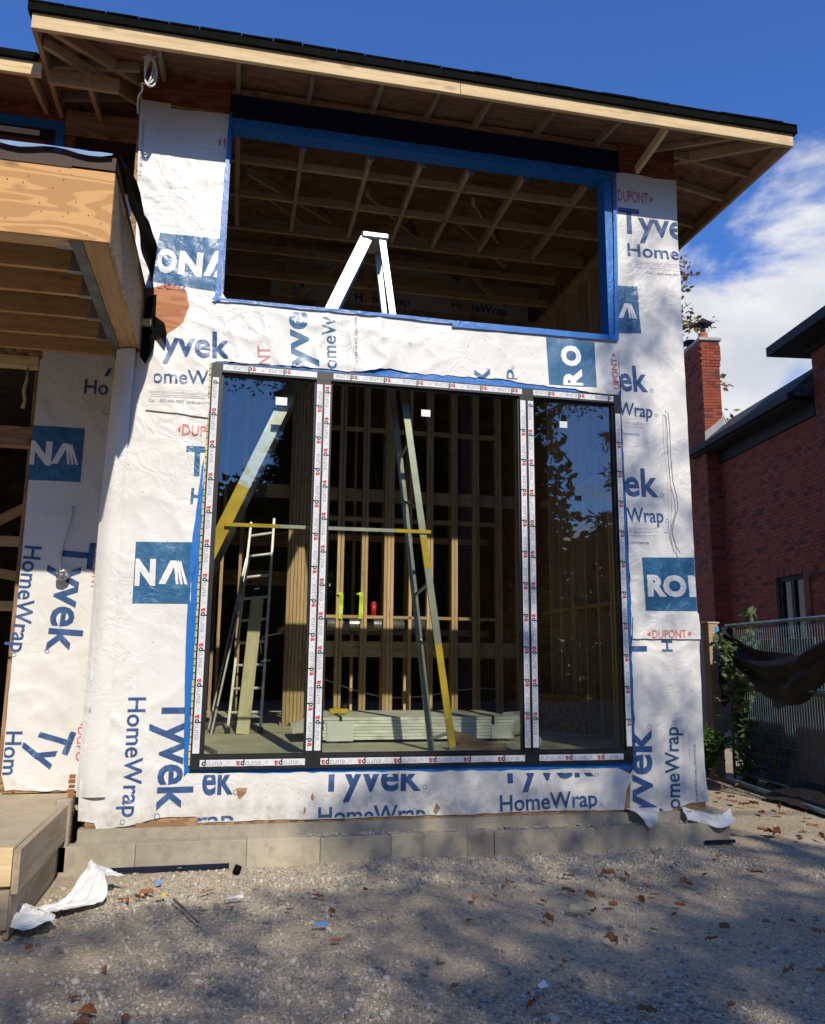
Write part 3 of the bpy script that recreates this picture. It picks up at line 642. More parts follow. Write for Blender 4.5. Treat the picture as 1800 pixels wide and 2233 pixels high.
LT('Wrap', (1347, 905), (1422, 912), .118, M_TBLUE, wrapR, .014, **kw); reg(P(1430, 907), .014, wrapR, yR)
F = frame2(P(1354, 921), P(1413, 925)); lines(F, [(0, 1, 0), (0, 1, -.014), (0, .9, -.04)], .003, wrapR, yR)
LT('a/homewrap', (1353, 948), (1393, 951), .024, M_FINE, wrapR, 0, **kw)
LT('ek', (1362, 1081), (1436, 1083), .245, M_TBLUE, wrapR, .022, **kw); reg(P(1443, 1081), .018, wrapR, yR)
LT('Wrap', (1366, 1138), (1447, 1140), .125, M_TBLUE, wrapR, .014, **kw); reg(P(1454, 1137), .018, wrapR, yR)
F = frame2(P(1366, 1152), P(1434, 1152)); lines(F, [(0, 1, 0), (0, .9, -.012), (0, 1, -.03), (0, .8, -.04), (0, 1, -.07)], .003, wrapR, yR)
LT('k.ca/homewrap', (1367, 1186), (1414, 1187), .026, M_FINE, wrapR, 0, **kw); LT('USA', (1448, 1163), (1457, 1163), .012, M_FINE, wrapR, 0, **kw)
marks([[P(1398, 1216), P(1530, 1216), P(1530, 1333), P(1407, 1332)]], M_RBLUE, wrapR, yR, amp=aR, clip=cR, label='blue printed block with large white capitals on the right pillar')
LT('RO', (1411, 1298), (1497, 1299), .165, M_WHITEP, wrapR, .055, off=.005, **kw)
LT('N', (1502, 1299), (1556, 1299), .165, M_WHITEP, wrapR, .055, off=.005, **kw)
dupont(P(1408, 1392), P(1505, 1391), .068, wrapR2, -.026, clip=cR)
LT('H', (1465, 1421), (1464, 1397), .10, M_TBLUE, wrapR, .014, **kw)
marks([[P(1372, 1409), P(1409, 1409), P(1410, 1421), P(1372, 1421)]], M_TBLUE, wrapR, yR, amp=aR)
LT('yvek', (1422, 1782), (1418, 1590), .26, M_TBLUE, wrapR, .022, y0=yR, amp=aR, clip=[P(1374, 1560), P(1470, 1560), P(1470, 1765), P(1395, 1800), P(1372, 1760)], label='navy lettering running upwards at the foot of the right pillar')
LT('omeWrap', (1482, 1764), (1478, 1585), .125, M_TBLUE, wrapR, .014, y0=yR, amp=aR, clip=[P(1420, 1560), P(1500, 1560), P(1500, 1750), P(1440, 1775)])
reg(P(1415, 1585), .02, wrapR, yR); reg(P(1470, 1576), .018, wrapR, yR)
F = frame2(P(1490, 1745), P(1488, 1590)); lines(F, [(0, 1, 0), (0, 1, -.012), (0, .9, -.03), (0, 1, -.06)], .003, wrapR, yR)
LT('1-800-448-9835 tyvek.ca/homewrap', (1523, 1760), (1515, 1622), .024, M_FINE, wrapR, 0, **kw)
# bottom band
yB = -0.005; aB = 1.1; cB = [P(404, 1690), P(900, 1686), P(1200, 1682), P(1372, 1704), P(1368, 1764), P(1000, 1773), P(432, 1793)]
cB = [P(404, 1690), P(1372, 1684), P(1366, 1764), P(700, 1783), P(432, 1792)]
LT('ek', (440, 1732), (508, 1730), .235, M_TBLUE, wrapB, .022, y0=yB, amp=aB, clip=cB); reg(P(514, 1727), .018, wrapB, yB)
LT('Tyvek', (694, 1724), (918, 1722), .235, M_TBLUE, wrapB, .022, y0=yB, amp=aB, clip=cB, label='navy lettering below the middle pane'); reg(P(926, 1716), .018, wrapB, yB)
LT('HomeWrap', (693, 1798), (928, 1790), .125, M_TBLUE, wrapB, .014, y0=yB, amp=aB, clip=cB)
LT('rap', (430, 1806), (510, 1800), .11, M_TBLUE, wrapB, .014, y0=yB, amp=aB, clip=cB)
LT('Tyvek', (1086, 1708), (1295, 1690), .235, M_TBLUE, wrapB, .022, y0=yB, amp=aB, clip=cB); reg(P(1301, 1689), .016, wrapB, yB)
LT('HomeWrap', (1090, 1770), (1302, 1757), .125, M_TBLUE, wrapB, .014, y0=yB, amp=aB, clip=cB); reg(P(1311, 1755), .014, wrapB, yB)
# tears in the bottom band and corner
for a in ([(516, 1718), (540, 1718), (537, 1728), (524, 1742), (519, 1740)], [(681, 1728), (686, 1738), (682, 1746), (677, 1740)], [(952, 1750), (960, 1762), (950, 1776), (944, 1768)], [(663, 1758), (668, 1764), (662, 1778)]):
    marks([[P(*q) for q in a]], M_PLYB, wrapB, yB, amp=aB, off=.003, name='tear', label='small tear with brown board behind')
marks([[P(1374, 1702), P(1366, 1722), P(1360, 1765), P(1371, 1768), P(1371, 1730)]], M_PLYB, wrapB, yB, amp=aB, off=.004, name='tear')

# curled flap at the right foot
def surf(name, rows, mats, parent=None, smooth=True):
    v = [p for r_ in rows for p in r_]; n = len(rows[0]); f = []
    for i in range(len(rows)-1):
        for j in range(n-1): f.append((i*n+j, i*n+j+1, (i+1)*n+j+1, (i+1)*n+j))
    me = npmesh(name, v, f, mats, smooth=smooth); return mobj(name, me, parent)
def crumple(fn, nu, nv, amp, sc, seed):
    rows = []
    for i in range(nu+1):
        r_ = []
        for j in range(nv+1):
            u, v = i/nu, j/nv; p = Vector(fn(u, v)); n = float(fbm(u*sc*nu/nv+seed, v*sc+seed, 3, seed))-.45; n2 = abs(float(vnoise(u*sc*2.3*nu/nv, v*sc*2.3+seed, seed+3))-.5)
            r_.append(tuple(p+Vector((0, -1, .5))*amp*(n+n2)))
        rows.append(r_)
    return rows
def flapfn(u, v):
    x = 4.02+0.42*u; z = 0.30-0.10*u-0.09*v+0.11*max(0, u-.55)**1.2*2; y = -0.03-0.10*u-0.10*v*(1-.4*u)+.05*math.sin(u*7)
    return (x, y, z)
o = surf('wrap_flap', crumple(flapfn, 18, 8, .05, 3, 2), [M_WRAPBACK], house); o['label'] = 'curled loose corner of wrap at the right foot of the wall'

def flap2(u, v):
    w_ = (1-v)**.8; x = FY(1398, 1760)[0]+(u-.5)*.30*w_-.02*v; return (x, -.03-.155*min(1, v*1.6), .30-.05*v-.16*max(0, v-.45))
o = surf('wrap_flap', crumple(flap2, 10, 14, .03, 3, 5), [M_WRAP], house); o['label'] = 'pointed tongue of wrap hanging over the footing'
# --- the big window ---------------------------------------------------------
win = mobj('window', bpy.data.meshes.new('window'), house); win['label'] = 'tall black framed window with three panes and printed protective tape'
E_ = []
W0, W1, Z0, Z1 = 0.0, 3.60, 0.67, 3.872
m1a, m1b = 0.856, 0.975; m2a, m2b = 2.640, 2.765
def fr(x0, x1, z0, z1, y0=-.045, y1=.06): return MB().box(x0, x1, y0, y1, z0, z1).build('frame', M_BLACK, win)
g = [(W0+.082, m1a), (m1b, m2a), (m2b, W1-.062)]; gz0, gz1 = 0.765, 3.795
fb = MB(); fb.box(W0, W0+.082, -.045, .06, Z0, Z1); fb.box(W1-.062, W1, -.045, .06, Z0, Z1)
fb.box(W0+.082, W1-.062, -.045, .06, Z0, gz0); fb.box(W0+.082, W1-.062, -.045, .06, gz1, Z1)
fb.build('frame', M_BLACK, win)
for a, b in ((m1a, m1b), (m2a, m2b)): MB().box(a, b, -.043, .06, gz0, gz1).box((a+b)/2-.008, (a+b)/2+.008, -.050, -.043, gz0, gz1).build('mullion', M_BLACK, win)
for a, b in g:
    MB().box(a, b, .008, .014, gz0, gz1).build('pane', M_GLASS, win)
    MB().box(a, a+.014, -.02, .007, gz0, gz1).box(b-.014, b, -.02, .007, gz0, gz1).box(a+.014, b-.014, -.02, .007, gz1-.016, gz1).box(a+.014, b-.014, -.02, .007, gz0, gz0+.016).build('glazing_bead', M_BLACK, win)
def tape(p0, p1, w_, pitch, start, sz=.035, flip=False, par=win):
    """protective tape with the maker's word repeated along it"""
    F = frame2(p0, p1); ln = math.dist(p0, p1); v = []; f = []; mi = []
    def add(pts, faces, m):
        b = len(v); v.extend(pts); f.extend([tuple(i+b for i in q) for q in faces]); mi.extend([m]*len(faces))
    yy = -.0475
    n = 24; rr = random.Random(int(ln*1000)); bot = [F(i/n, 0) for i in range(n+1)]; top = [F(i/n, w_+rr.uniform(-.001, .001)) for i in range(n+1)]
    add([(p[0], yy, p[1]) for p in bot+top], [(i, i+1, n+2+i, n+1+i) for i in range(n)], 0)
    parts = [(text_geo('euro', .0), 0.0, 1), (text_geo('p', .03), 0.0, 2), (text_geo('a', .03), 0.0, 3)]
    x = start
    while x < ln:
        cx = x
        for (gv, gf), _, m in parts:
            gx = gv[:, 0]-gv[:, 0].min(); gy = gv[:, 1]; s_ = sz/0.55; pts = []
            wd = gx.max()*s_
            if cx+wd > ln: break
            for a, b in zip(gx*s_+cx, gy*s_+w_*.28): q = F(a/ln, b); pts.append((q[0], yy-.0012, q[1]))
            add(pts, gf, m); cx += wd+.004
        for k in range(3):
            a = (x-.055+.012*k*(k != 1)); 
            if a > 0.01 and a+.02 < ln: add([(F(a/ln, w_*.3+.012*k)[0], yy-.0012, F(a/ln, w_*.3+.012*k)[1]), (F((a+.022)/ln, w_*.3+.012*k)[0], yy-.0012, F((a+.022)/ln, w_*.3+.012*k)[1]), (F((a+.022)/ln, w_*.36+.012*k)[0], yy-.0012, F((a+.022)/ln, w_*.36+.012*k)[1]), (F(a/ln, w_*.36+.012*k)[0], yy-.0012, F(a/ln, w_*.36+.012*k)[1])], [(0, 1, 2, 3)], 1)
        x += pitch
    me = bpy.data.meshes.new('protective_tape'); me.from_pydata([tuple(map(float, p)) for p in v], [], f)
    for m in (M_TAPE, M_TGREY, M_TBLK, M_TRED): me.materials.append(m)
    me.polygons.foreach_set('material_index', mi); return mobj('protective_tape', me, par)
tz = .215
tape((W0+.09, 3.812), (m1a+.0, 3.812), .048, .285, .08); tape((m1b+.02, 3.812), (m2a+.02, 3.812), .048, .285, .02); tape((m2b+.0, 3.812), (W1-.07, 3.812), .048, .285, .02)
tape((W0+.062, .79), (W0+.062, 3.745), .050, .268, .1)
tape((m1a+.003, gz1-.04), (m1a+.003, .80), .048, .268, .06); tape((m1b-.003, .80), (m1b-.003, gz1-.04), .048, .268, .08)
tape((m2a+.003, gz1-.04), (m2a+.003, .80), .048, .268, .14); tape((m2b-.003, .80), (m2b-.003, gz1-.04), .048, .268, .1)
tape((W1-.056, 3.70), (W1-.056, .80), .048, .268, .14)
tape((m1a-.0, .742), (W0+.07, .742), .048, .285, .05); tape((m2a+.0, .742), (m1b, .742), .048, .285, .05); tape((W1-.09, .742), (m2b, .742), .048, .285, .05)
for px, py, w2, h2 in ((614, 875, .047, .034), (929, 901, .040, .030), (1229, 926, .036, .03)):
    x, z = FY(px, py, .006); MB().box(x-w2, x+w2, .003, .0065, z-h2, z+h2).build('sticker', M_WHITE, win)
fo = MB()
for k in range(60):
    z = .7+k*.053; fo.box(-.012-.008*R.random(), .0, -.02-.01*R.random(), -.004, z, z+.045)
fo.build('foam_bead', M_FOAM, win)
# ------------------------------------------------------------------ roof and eaves
roof = mobj('roof', bpy.data.meshes.new('roof'), house); roof['label'] = 'low hipped roof with bare fascia and black shingle edge'
EX0, EX1, EY0, EY1 = -1.445, 5.127, -0.65, 9.4
ZF0, ZF1 = 6.195, 6.328
# fascia boards (2 x 6), front one in two lengths
def fz(x): return 0.004*(x-EX0)
beam('fascia', (EX0, EY0+.019, (ZF0+ZF1)/2-.004), (1.93, EY0+.019, (ZF0+ZF1)/2+.004), .038, ZF1-ZF0, M_PINE, roof, label='left length of the pale front fascia')
beam('fascia', (1.934, EY0+.019, (ZF0+ZF1)/2+.004), (EX1, EY0+.019, (ZF0+ZF1)/2+.010), .038, ZF1-ZF0, M_PINE, roof, label='right length of the pale front fascia')
beam('fascia', (EX1-.019, EY0+.040, (ZF0+ZF1)/2+.006), (EX1-.019, EY1, (ZF0+ZF1)/2), .038, ZF1-ZF0, M_STUD, roof)
beam('fascia', (EX0+.019, EY0+.040, (ZF0+ZF1)/2-.004), (EX0+.019, 0.9, (ZF0+ZF1)/2-.004), .038, ZF1-ZF0, M_STUD, roof)
SL = 0.17; ZS = ZF1+.012
def zroof(x, y): return ZS+SL*max(0, min(y-EY0, EY1-y, x-EX0, EX1-x))
cx0 = EX0+(EX1-EX0)/2; ry0 = EY0+(EX1-EX0)/2; ry1 = EY1-(EX1-EX0)/2
def shell(name, m, dz, o, parent, yx=0):
    a, b, c, d = (EX0-o, EY0-o), (EX1+o, EY0-o), (EX1+o, EY1+o), (EX0-o, EY1+o); z = lambda p: ZS-SL*0+dz
    r0 = (cx0, ry0, zroof(cx0, ry0)+dz); r1 = (cx0, ry1, zroof(cx0, ry1)+dz)
    v = [(*a, ZS+dz-SL*o), (*b, ZS+dz-SL*o), (*c, ZS+dz-SL*o), (*d, ZS+dz-SL*o), r0, r1]
    return v, [(0, 1, 4), (1, 2, 5, 4), (2, 3, 5), (3, 0, 4, 5)]
v1, f1 = shell('', 0, 0.0, 0.0, 0); v2, f2 = shell('', 0, .014, 0.0, 0)
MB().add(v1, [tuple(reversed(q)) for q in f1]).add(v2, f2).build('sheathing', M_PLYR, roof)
# black drip edge and shingles: three courses at the eave, ragged
sh = MB(); v3, f3 = shell('', 0, .030, .030, 0); sh.add(v3, f3); v4, f4 = shell('', 0, .016, .02, 0); sh.add(v4, [tuple(reversed(q)) for q in f4])
sh.build('shingles', M_SHINGB, roof)
MB().box(EX0-.028, EX1+.028, EY0-.030, EY0-.003, ZF1-.004, ZF1+.060).build('drip_edge', M_TAR, roof)
MB().box(EX1+.003, EX1+.028, EY0-.002, EY1, ZF1-.004, ZF1+.060).build('drip_edge', M_TAR, roof)
MB().box(EX0-.028, EX0-.003, EY0-.002, EY1, ZF1-.004, ZF1+.060).build('drip_edge', M_TAR, roof)
x = EX0-.03; kk = 0
while x < EX1:
    wd = R.uniform(.22, .34); x2 = min(x+wd, EX1+.03); zz = R.uniform(0, .010)
    if kk < 60: MB().box(x, x2-.006, EY0-.036-R.uniform(0, .006), EY0+.10, ZF1+.061+zz*.4, ZF1+.074+zz).build('shingle', M_SHINGB, roof)
    x = x2; kk += 1
    if x2 >= EX1+.02: break
# rafter tails
def tail(name, p0, p1, m=M_STUDG, w_=.038, h_=.085, lift=0.0, parent=roof, label=None):
    a = Vector((p0[0], p0[1], zroof(*p0)-h_/2-.003-lift)); b = Vector((p1[0], p1[1], zroof(*p1)-h_/2-.003-lift)); return beam(name, a, b, w_, h_, m, parent, label=label)
for px in (333, 514, 684, 838, 965, 1080, 1222, 1365):
    x, _ = FY(px, 240, EY0+.05)
    tail('rafter_tail', (x, EY0+.042), (x, 0.3), h_=.075)
x, _ = FY(1457, 283, EY0+.04)
beam('lookout', (x, EY0+.045, ZF0+.045), (x, -.02, ZF0-.02), .038, .085, M_PINE, roof, label='loose lookout hanging below the eave by the right pillar')
tail('hip_rafter', (EX1-.04, EY0+.04), (XR-.1, EY0+.87), M_STUD, .042, .10)
tail('hip_rafter', (EX0+.04, EY0+.04), (XL+.4, EY0+1.15), M_STUD, .042, .10)
tail('hip_rafter', (EX1-.35, EY0+.04), (XR-.25, -.02), M_STUD, .036, .06)
for y in (-.02, .42, .98, 1.55, 2.1, 2.8, 3.5, 4.2, 4.9): tail('rafter_tail', (XR+.0, y), (EX1-.04, y), M_STUD, h_=.08)
for y in (-.12, .3): tail('rafter_tail', (EX0+.04, y), (XL, y), M_STUDG, h_=.08)
beam('blocking', (EX0+.04, -.45, 6.24), (XL-.02, 0.25, 6.32), .038, .085, M_STUD, roof)
beam('ledger', (EX0+.042, -.19, 6.13), (-.86, -.19, 6.13), .038, .125, M_STUD, roof, label='short board carried on below the main eave')

# cable coil at the soffit
cb = MB(); c0 = Vector((FY(325, 150, -.45)[0], -.45, FY(325, 150, -.45)[1]))
for k in range(3):
    pts = [c0+Vector((.045*math.cos(a)*(.7+.15*k)+.008*k, .02*math.sin(a*2+k), .125*math.sin(a)-.02*k)) for a in np.linspace(0, 2*math.pi, 18)]
    cb.tube(pts, .008, 6)
cb.tube([c0+Vector((-.05, 0, .10)), c0+Vector((.05, 0, .12))], .007, 6); cb.tube([c0+Vector((0, 0, .1)), c0+Vector((.01, .0, .24))], .007, 6)
e = [(c0.x-.03, -.40, c0.z-.1)]+[(FY(px, py, yy)[0], yy, FY(px, py, yy)[1]) for px, py, yy in ((309, 180, -.35), (311, 195, -.28), (302, 210, -.18), (300, 225, -.08), (301, 247, -.02))]
cb.tube(e, .008, 6); cb.build('coiled_cable', M_CABLE, house, smooth=True)['label'] = 'coil of white cable hung from the eave above the left pillar'

# ------------------------------------------------------------------ foundation
fnd = mobj('foundation', bpy.data.meshes.new('foundation'), house); fnd['label'] = 'low concrete footing with panel joints'
MB().box(-.76, XR+.12, -.03, .2, .16, .268).build('stem_wall', M_CONC, fnd)
bx = [-.86, -.34, .44, .98, 1.52, 2.12, 2.34, 3.20, 3.94, 4.40]
for i in range(len(bx)-1):
    MB().box(bx[i]+.0012, bx[i+1]-.0012, -.16+.005*(i % 3), -.031, -.06, .178+.003*((i*5) % 3)).build('concrete_block', M_CONCD if i == 3 else M_CONC, fnd, bevel=.003)
rb = MB()
for k in range(260):
    x = R.uniform(.9, 4.2); y = R.uniform(-.14, -.04); s_ = R.uniform(.006, .014); z = .192
    rb.add([(x-s_, y, z), (x, y-s_, z), (x+s_, y, z), (x, y+s_, z), (x, y, z+s_)], [(0, 1, 4), (1, 2, 4), (2, 3, 4), (3, 0, 4)])
o = rb.build('grit', M_CONC, fnd); o['kind'] = 'stuff'
MB().box(-.60, .32, -.185, -.165, .0, .03).build('membrane_edge', M_MEMBD, fnd); MB().box(4.15, 4.42, -.185, -.165, .03, .055).build('membrane_edge', M_MEMBD, fnd)
panel('sole_board', FY(296, 1798, -.02)[0], FY(430, 1790, -.02)[0], -.028, -.012, .262, .30, M_PLYB, house)

# ------------------------------------------------------------------ left wing
WY = .45
wing = mobj('left_wing', bpy.data.meshes.new('left_wing'), house); wing['label'] = 'recessed left wing of the house with wrapped wall and dark door opening'
panel('wall_sheathing', -1.42, XL, WY, WY+.12, .46, 5.55, M_OSB, wing)
panel('wall_sheathing', -3.5, -1.42, WY, WY+.12, 3.98, 5.42, M_OSB, wing)
panel('upper_panel', -3.5, -1.30, WY-.012, WY+.12, 5.55, 6.35, M_PLYRED, wing)
a = FY(146, 235, WY-.02); b_ = FY(300, 318, WY-.02)
panel('upper_panel', a[0], XL+.0, WY-.030, WY-.013, b_[1]+.02, a[1]-.02, M_PLYB, wing, 'knotty plywood panel under the eave of the left wing')
wa = FY(143, 302, WY-.02)
y0w = WY-.006
def PW(px, py): return FY(px, py, WY)
ww = sheet('house_wrap', roughen([(-1.36, 5.56), (-.72, 5.52)], .004, .08, 20, skip=(1,))+[(-.70, 4.5), (-.70, .5)]+roughen([(-.75, .47), (-1.38, .48)], .008, .05, 21, skip=(1,))+[(-1.415, .6), (-1.418, 3.93), (-1.40, 3.96), (-1.42, 4.6)], M_WRAP, wing, y0w, amp=1.1, label='wrap on the recessed wall behind the canopy')
def LW(s_, a, b, h, m, bold=.02, clip=None, **kw_): return lettering(s_, PW(*a), PW(*b), h, m, ww, y0w, bold, clip, amp=1.1, **kw_)
LW('Ho', (184, 859), (236, 862), .125, M_TBLUE, .014)
marks([[PW(228, 822), PW(236, 822), PW(245, 804), PW(238, 804)]], M_TBLUE, ww, y0w, amp=1.1)
F = frame2(PW(195, 880), PW(240, 882)); lines(F, [(0, 1, 0), (.1, 1, -.02), (0, 1, -.05)], .003, ww, y0w)
LW('Call', (222, 905), (236, 906), .022, M_FINE, 0)
marks([[PW(73, 929), PW(186, 935), PW(176, 1052), PW(61, 1047)]], M_RBLUE, ww, y0w, amp=1.1, label='blue printed block with white letters in the shade of the canopy')
LW('N', (62, 1010), (112, 1013), .175, M_WHITEP, .055, off=.005, clip=[PW(72, 940), PW(130, 940), PW(120, 1040), PW(62, 1040)])
aglyph(PW(112, 1012), PW(171, 1015), .175, ww, y0w)
LW('Tyvek', (139, 1178), (102, 1420), .245, M_TBLUE, .022); LW('HomeWrap', (56, 1190), (22, 1422), .125, M_TBLUE, .014)
dupont(PW(207, 1180), PW(198, 1300), .06, ww, y0w)
reg(PW(103, 1420), .018, ww, y0w); reg(PW(32, 1428), .016, ww, y0w)
LW('Ty', (98, 1577), (62, 1665), .245, M_TBLUE, .022); LW('Hom', (12, 1595), (2, 1690), .125, M_TBLUE, .014, clip=[(-1.41, .5), (-1, .5), (-1, 1.2), (-1.41, 1.2)])
dupont(PW(172, 1575), PW(165, 1660), .06, ww, y0w, 'DUPO', ends=(1, 0))
# upper left window (transom) in the wing
uw = mobj('transom_window', bpy.data.meshes.new('transom_window'), wing); uw['label'] = 'narrow window high under the left eave, ringed by blue membrane'
q0 = FY(0, 258, WY-.02); q1 = FY(146, 345, WY-.02)
wx1 = FY(140, 300, WY-.02)[0]; wzt = FY(70, 278, WY-.02)[1]; wzb = wzt-.34
MB().box(-3.2, wx1, WY-.035, WY-.013, wzt, wzt+.09).box(wx1-.07, wx1, WY-.035, WY-.013, wzb, wzt).build('membrane', M_MEMB, uw)
MB().box(-3.2, wx1-.071, WY-.030, WY+.05, wzt-.10, wzt-.001).box(wx1-.15, wx1-.071, WY-.030, WY+.05, wzb, wzt-.101).build('frame', M_BLACK, uw)
MB().box(-3.2, wx1-.151, WY-.005, WY, wzb, wzt-.101).build('pane', M_GLASS, uw)
MB().box(-3.2, wx1-.20, WY-.035, WY-.031, wzt-.075, wzt-.025).build('protective_tape', M_TAPE, uw)
# door opening framing
beam('door_header', (-3.5, WY+.06, 3.93), (-1.43, WY+.06, 3.93), .10, .09, M_PINE, wing)
beam('transom_rail', (-3.5, WY+.10, 3.29), (-1.42, WY+.10, 3.29), .10, .17, M_PLYB, wing)
beam('jack_stud', (-1.46, WY+.17, .47), (-1.46, WY+.17, 3.88), .04, .09, M_PLYB, wing)
for a, b in (((-2.9, 1.8, 2.2), (-1.6, 1.8, 3.0)), ((-2.9, 1.9, 2.45), (-1.5, 1.9, 2.2)), ((-1.75, 2.0, .5), (-1.75, 2.0, 2.3)), ((-2.9, 1.6, 1.95), (-1.3, 1.6, 1.95)), ((-2.9, 1.2, 2.5), (-1.3, 1.2, 2.5))):
    beam('brace', a, b, .04, .09, M_STUD, wing)
# dangling strip of foam tape and the capped cable
pts = [(FY(px, py, WY-.05)[0], WY-.05, FY(px, py, WY-.05)[1]) for px, py in ((62, 800), (58, 830), (52, 850), (54, 875), (49, 890))]
MB().tube(pts, [.008, .014, .016, .014, .018], 6).build('foam_strip', M_FOAM, wing, smooth=True)
pts = [(FY(px, py, WY-.03)[0], WY-.04, FY(px, py, WY-.03)[1]) for px, py in ((159, 1103), (157, 1125), (150, 1150), (140, 1180), (133, 1215), (131, 1240))]
MB().tube(pts, .008, 6).build('hanging_cable', M_CABLE, wing, smooth=True)
bm = bmesh.new(); bmesh.ops.create_icosphere(bm, subdivisions=3, radius=.052); pc = Vector((FY(137, 1253, WY-.07)[0], WY-.08, FY(137, 1253, WY-.07)[1]))
for v in bm.verts: v.co = v.co*(1+R.uniform(-.1, .1))+pc
me = bpy.data.meshes.new('foil_ball'); bm.to_mesh(me); bm.free(); o = mobj('foil_ball', me, wing, None, M_GALV); o['label'] = 'crumpled foil cap on the end of the hanging cable'
# wing eave
beam('fascia', (-3.6, -.25, 6.13), (EX0-.0, -.25, 6.13), .038, .12, M_PINE, wing, label='pale fascia of the left wing eave')
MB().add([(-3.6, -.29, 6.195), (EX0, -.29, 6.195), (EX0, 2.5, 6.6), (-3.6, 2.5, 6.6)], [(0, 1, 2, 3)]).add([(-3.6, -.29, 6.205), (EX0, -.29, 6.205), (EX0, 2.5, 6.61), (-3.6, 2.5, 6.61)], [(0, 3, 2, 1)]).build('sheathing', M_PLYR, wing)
MB().box(-3.6, EX0-.03, -.30, -.272, 6.19, 6.25).build('drip_edge', M_TAR, wing); MB().add([(-3.6, -.29, 6.25), (EX0, -.29, 6.25), (EX0, 2.5, 6.68), (-3.6, 2.5, 6.68)], [(0, 1, 2, 3)]).build('shingles', M_SHINGB, wing)
for x in (-3.2, -2.6, -2.0, -1.55, -1.1): beam('rafter_tail', (x, -.22, 6.15), (x, .6, 6.27), .038, .085, M_STUD, wing)

# ------------------------------------------------------------------ canopy over the entrance
can = mobj('entrance_canopy', bpy.data.meshes.new('entrance_canopy'), house); can['label'] = 'plywood faced flat canopy over the entrance, joists showing below'
KX, KY, KZ, KT = -.565, -1.78, 3.94, 4.40
panel('front_panel', -4.5, KX-.001, KY, KY+.019, KZ+.006, KT, M_PLY, can, 'orange plywood face of the canopy')
MB().add([(KX-.018, KY+.020, KZ+.004), (KX, KY+.020, KZ+.004), (KX, 0.0, KZ-.0), (KX-.018, 0.0, KZ), (KX-.018, KY+.020, KT), (KX, KY+.020, KT), (KX, 0, KT+.10), (KX-.018, 0, KT+.10)],
     [(0, 3, 2, 1), (4, 5, 6, 7), (0, 1, 5, 4), (1, 2, 6, 5), (2, 3, 7, 6), (3, 0, 4, 7)]).build('side_panel', M_PLYS, can)
beam('edge_beam', (KX-.09, KY+.02, KZ+.12), (KX-.09, WY-.02, KZ+.12), .14, .23, M_JOIST, can)
panel('steel_plate', KX-.235, KX-.165, KY+.03, WY-.02, KZ+.008, KZ+.016, M_STEEL, can)
beam('front_beam', (-4.5, KY+.07, KZ+.12), (KX-.24, KY+.07, KZ+.12), .09, .22, M_STUD, can)
for y in (-1.62, -1.28, -.90, -.50, -.10, .26):
    beam('joist', (-4.5, y, KZ+.11), (KX-.243, y, KZ+.11), .038, .17, M_JOIST, can)
    if y < .2: MB().box(KX-.33, KX-.238, y-.026, y+.026, KZ+.022, KZ+.03).box(KX-.31, KX-.238, y-.028, y-.0215, KZ+.022, KZ+.2).build('joist_hanger', M_GALV, can)
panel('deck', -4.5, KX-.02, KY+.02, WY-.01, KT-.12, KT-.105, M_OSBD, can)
beam('nailer', (KX-.0, -.08, 4.14), (KX+.075, -.08, 4.14), .09, .05, M_PINE, can, up=(0, 0, 1))
panel('cap_board', -4.5, KX-.25, KY-.006, KY-.001, KT+.0, KT+.085, M_BROWN, can); panel('cap_board', KX-.249, KX, KY-.006, KY-.001, KT+.012, KT+.085, M_BROWN, can)
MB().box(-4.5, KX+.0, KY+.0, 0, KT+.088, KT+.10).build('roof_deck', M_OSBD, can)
# black roofing membrane folded over the side, with torn ends
def bmem(u, v):
    y = KY-.02+(0.02-KY)*u; zt = KT+.115+.10*u; d = .10+.10*u+.04*math.sin(u*9)
    return (KX+.012+(.05+.09*math.sin(math.pi*min(1, u*.9+.1)))*v**.8+.012*math.sin(u*14), y, zt-d*v+.02*math.sin(u*23)*v)
rows = crumple(bmem, 26, 6, .018, 3, 8)
o = surf('black_membrane', rows, [M_TAR], can); o['label'] = 'black roofing membrane folded over the side of the canopy'
def bmem2(u, v): return (KX-.9+.93*u, KY-.02-.012*v, KT+.118-.045*v-.01*math.sin(u*11))
o = surf('blue_film', crumple(lambda u, v: (-4.5+(KX+4.48)*u, KY-.016-.02*v, KT+.118-.030*v*(1+.5*math.sin(u*60))), 60, 3, .006, 9, 3), [M_FILM], can)
for poly in ([(KX+.005, 4.02), (KX+.02, 4.36), (KX+.10, 4.40), (KX+.105, 4.10), (KX+.06, 4.02)], [(KX+.085, 4.22), (KX+.175, 4.16), (KX+.20, 4.07), (KX+.19, 3.99), (KX+.10, 4.10)], [(KX+.002, 3.86), (KX+.01, 4.10), (KX+.11, 4.08), (KX+.105, 3.94), (KX+.05, 3.80)]):
    MB().prism(poly, -.075, -.070).build('membrane_flap', M_TAR, can)
# loose return of wrap at the post, hanging below the canopy
def post(u, v): return (-.60+.0*v-(.15+.06*v)*u-.012*math.sin(v*5), -.034-.018*math.sin(u*3.1)+.05*u*u, 3.93-3.44*v)
o = surf('loose_wrap', crumple(post, 10, 60, .016, 5, 4), [M_WRAP], house); o['label'] = 'loose vertical edge of wrap hanging from the canopy corner to the porch'

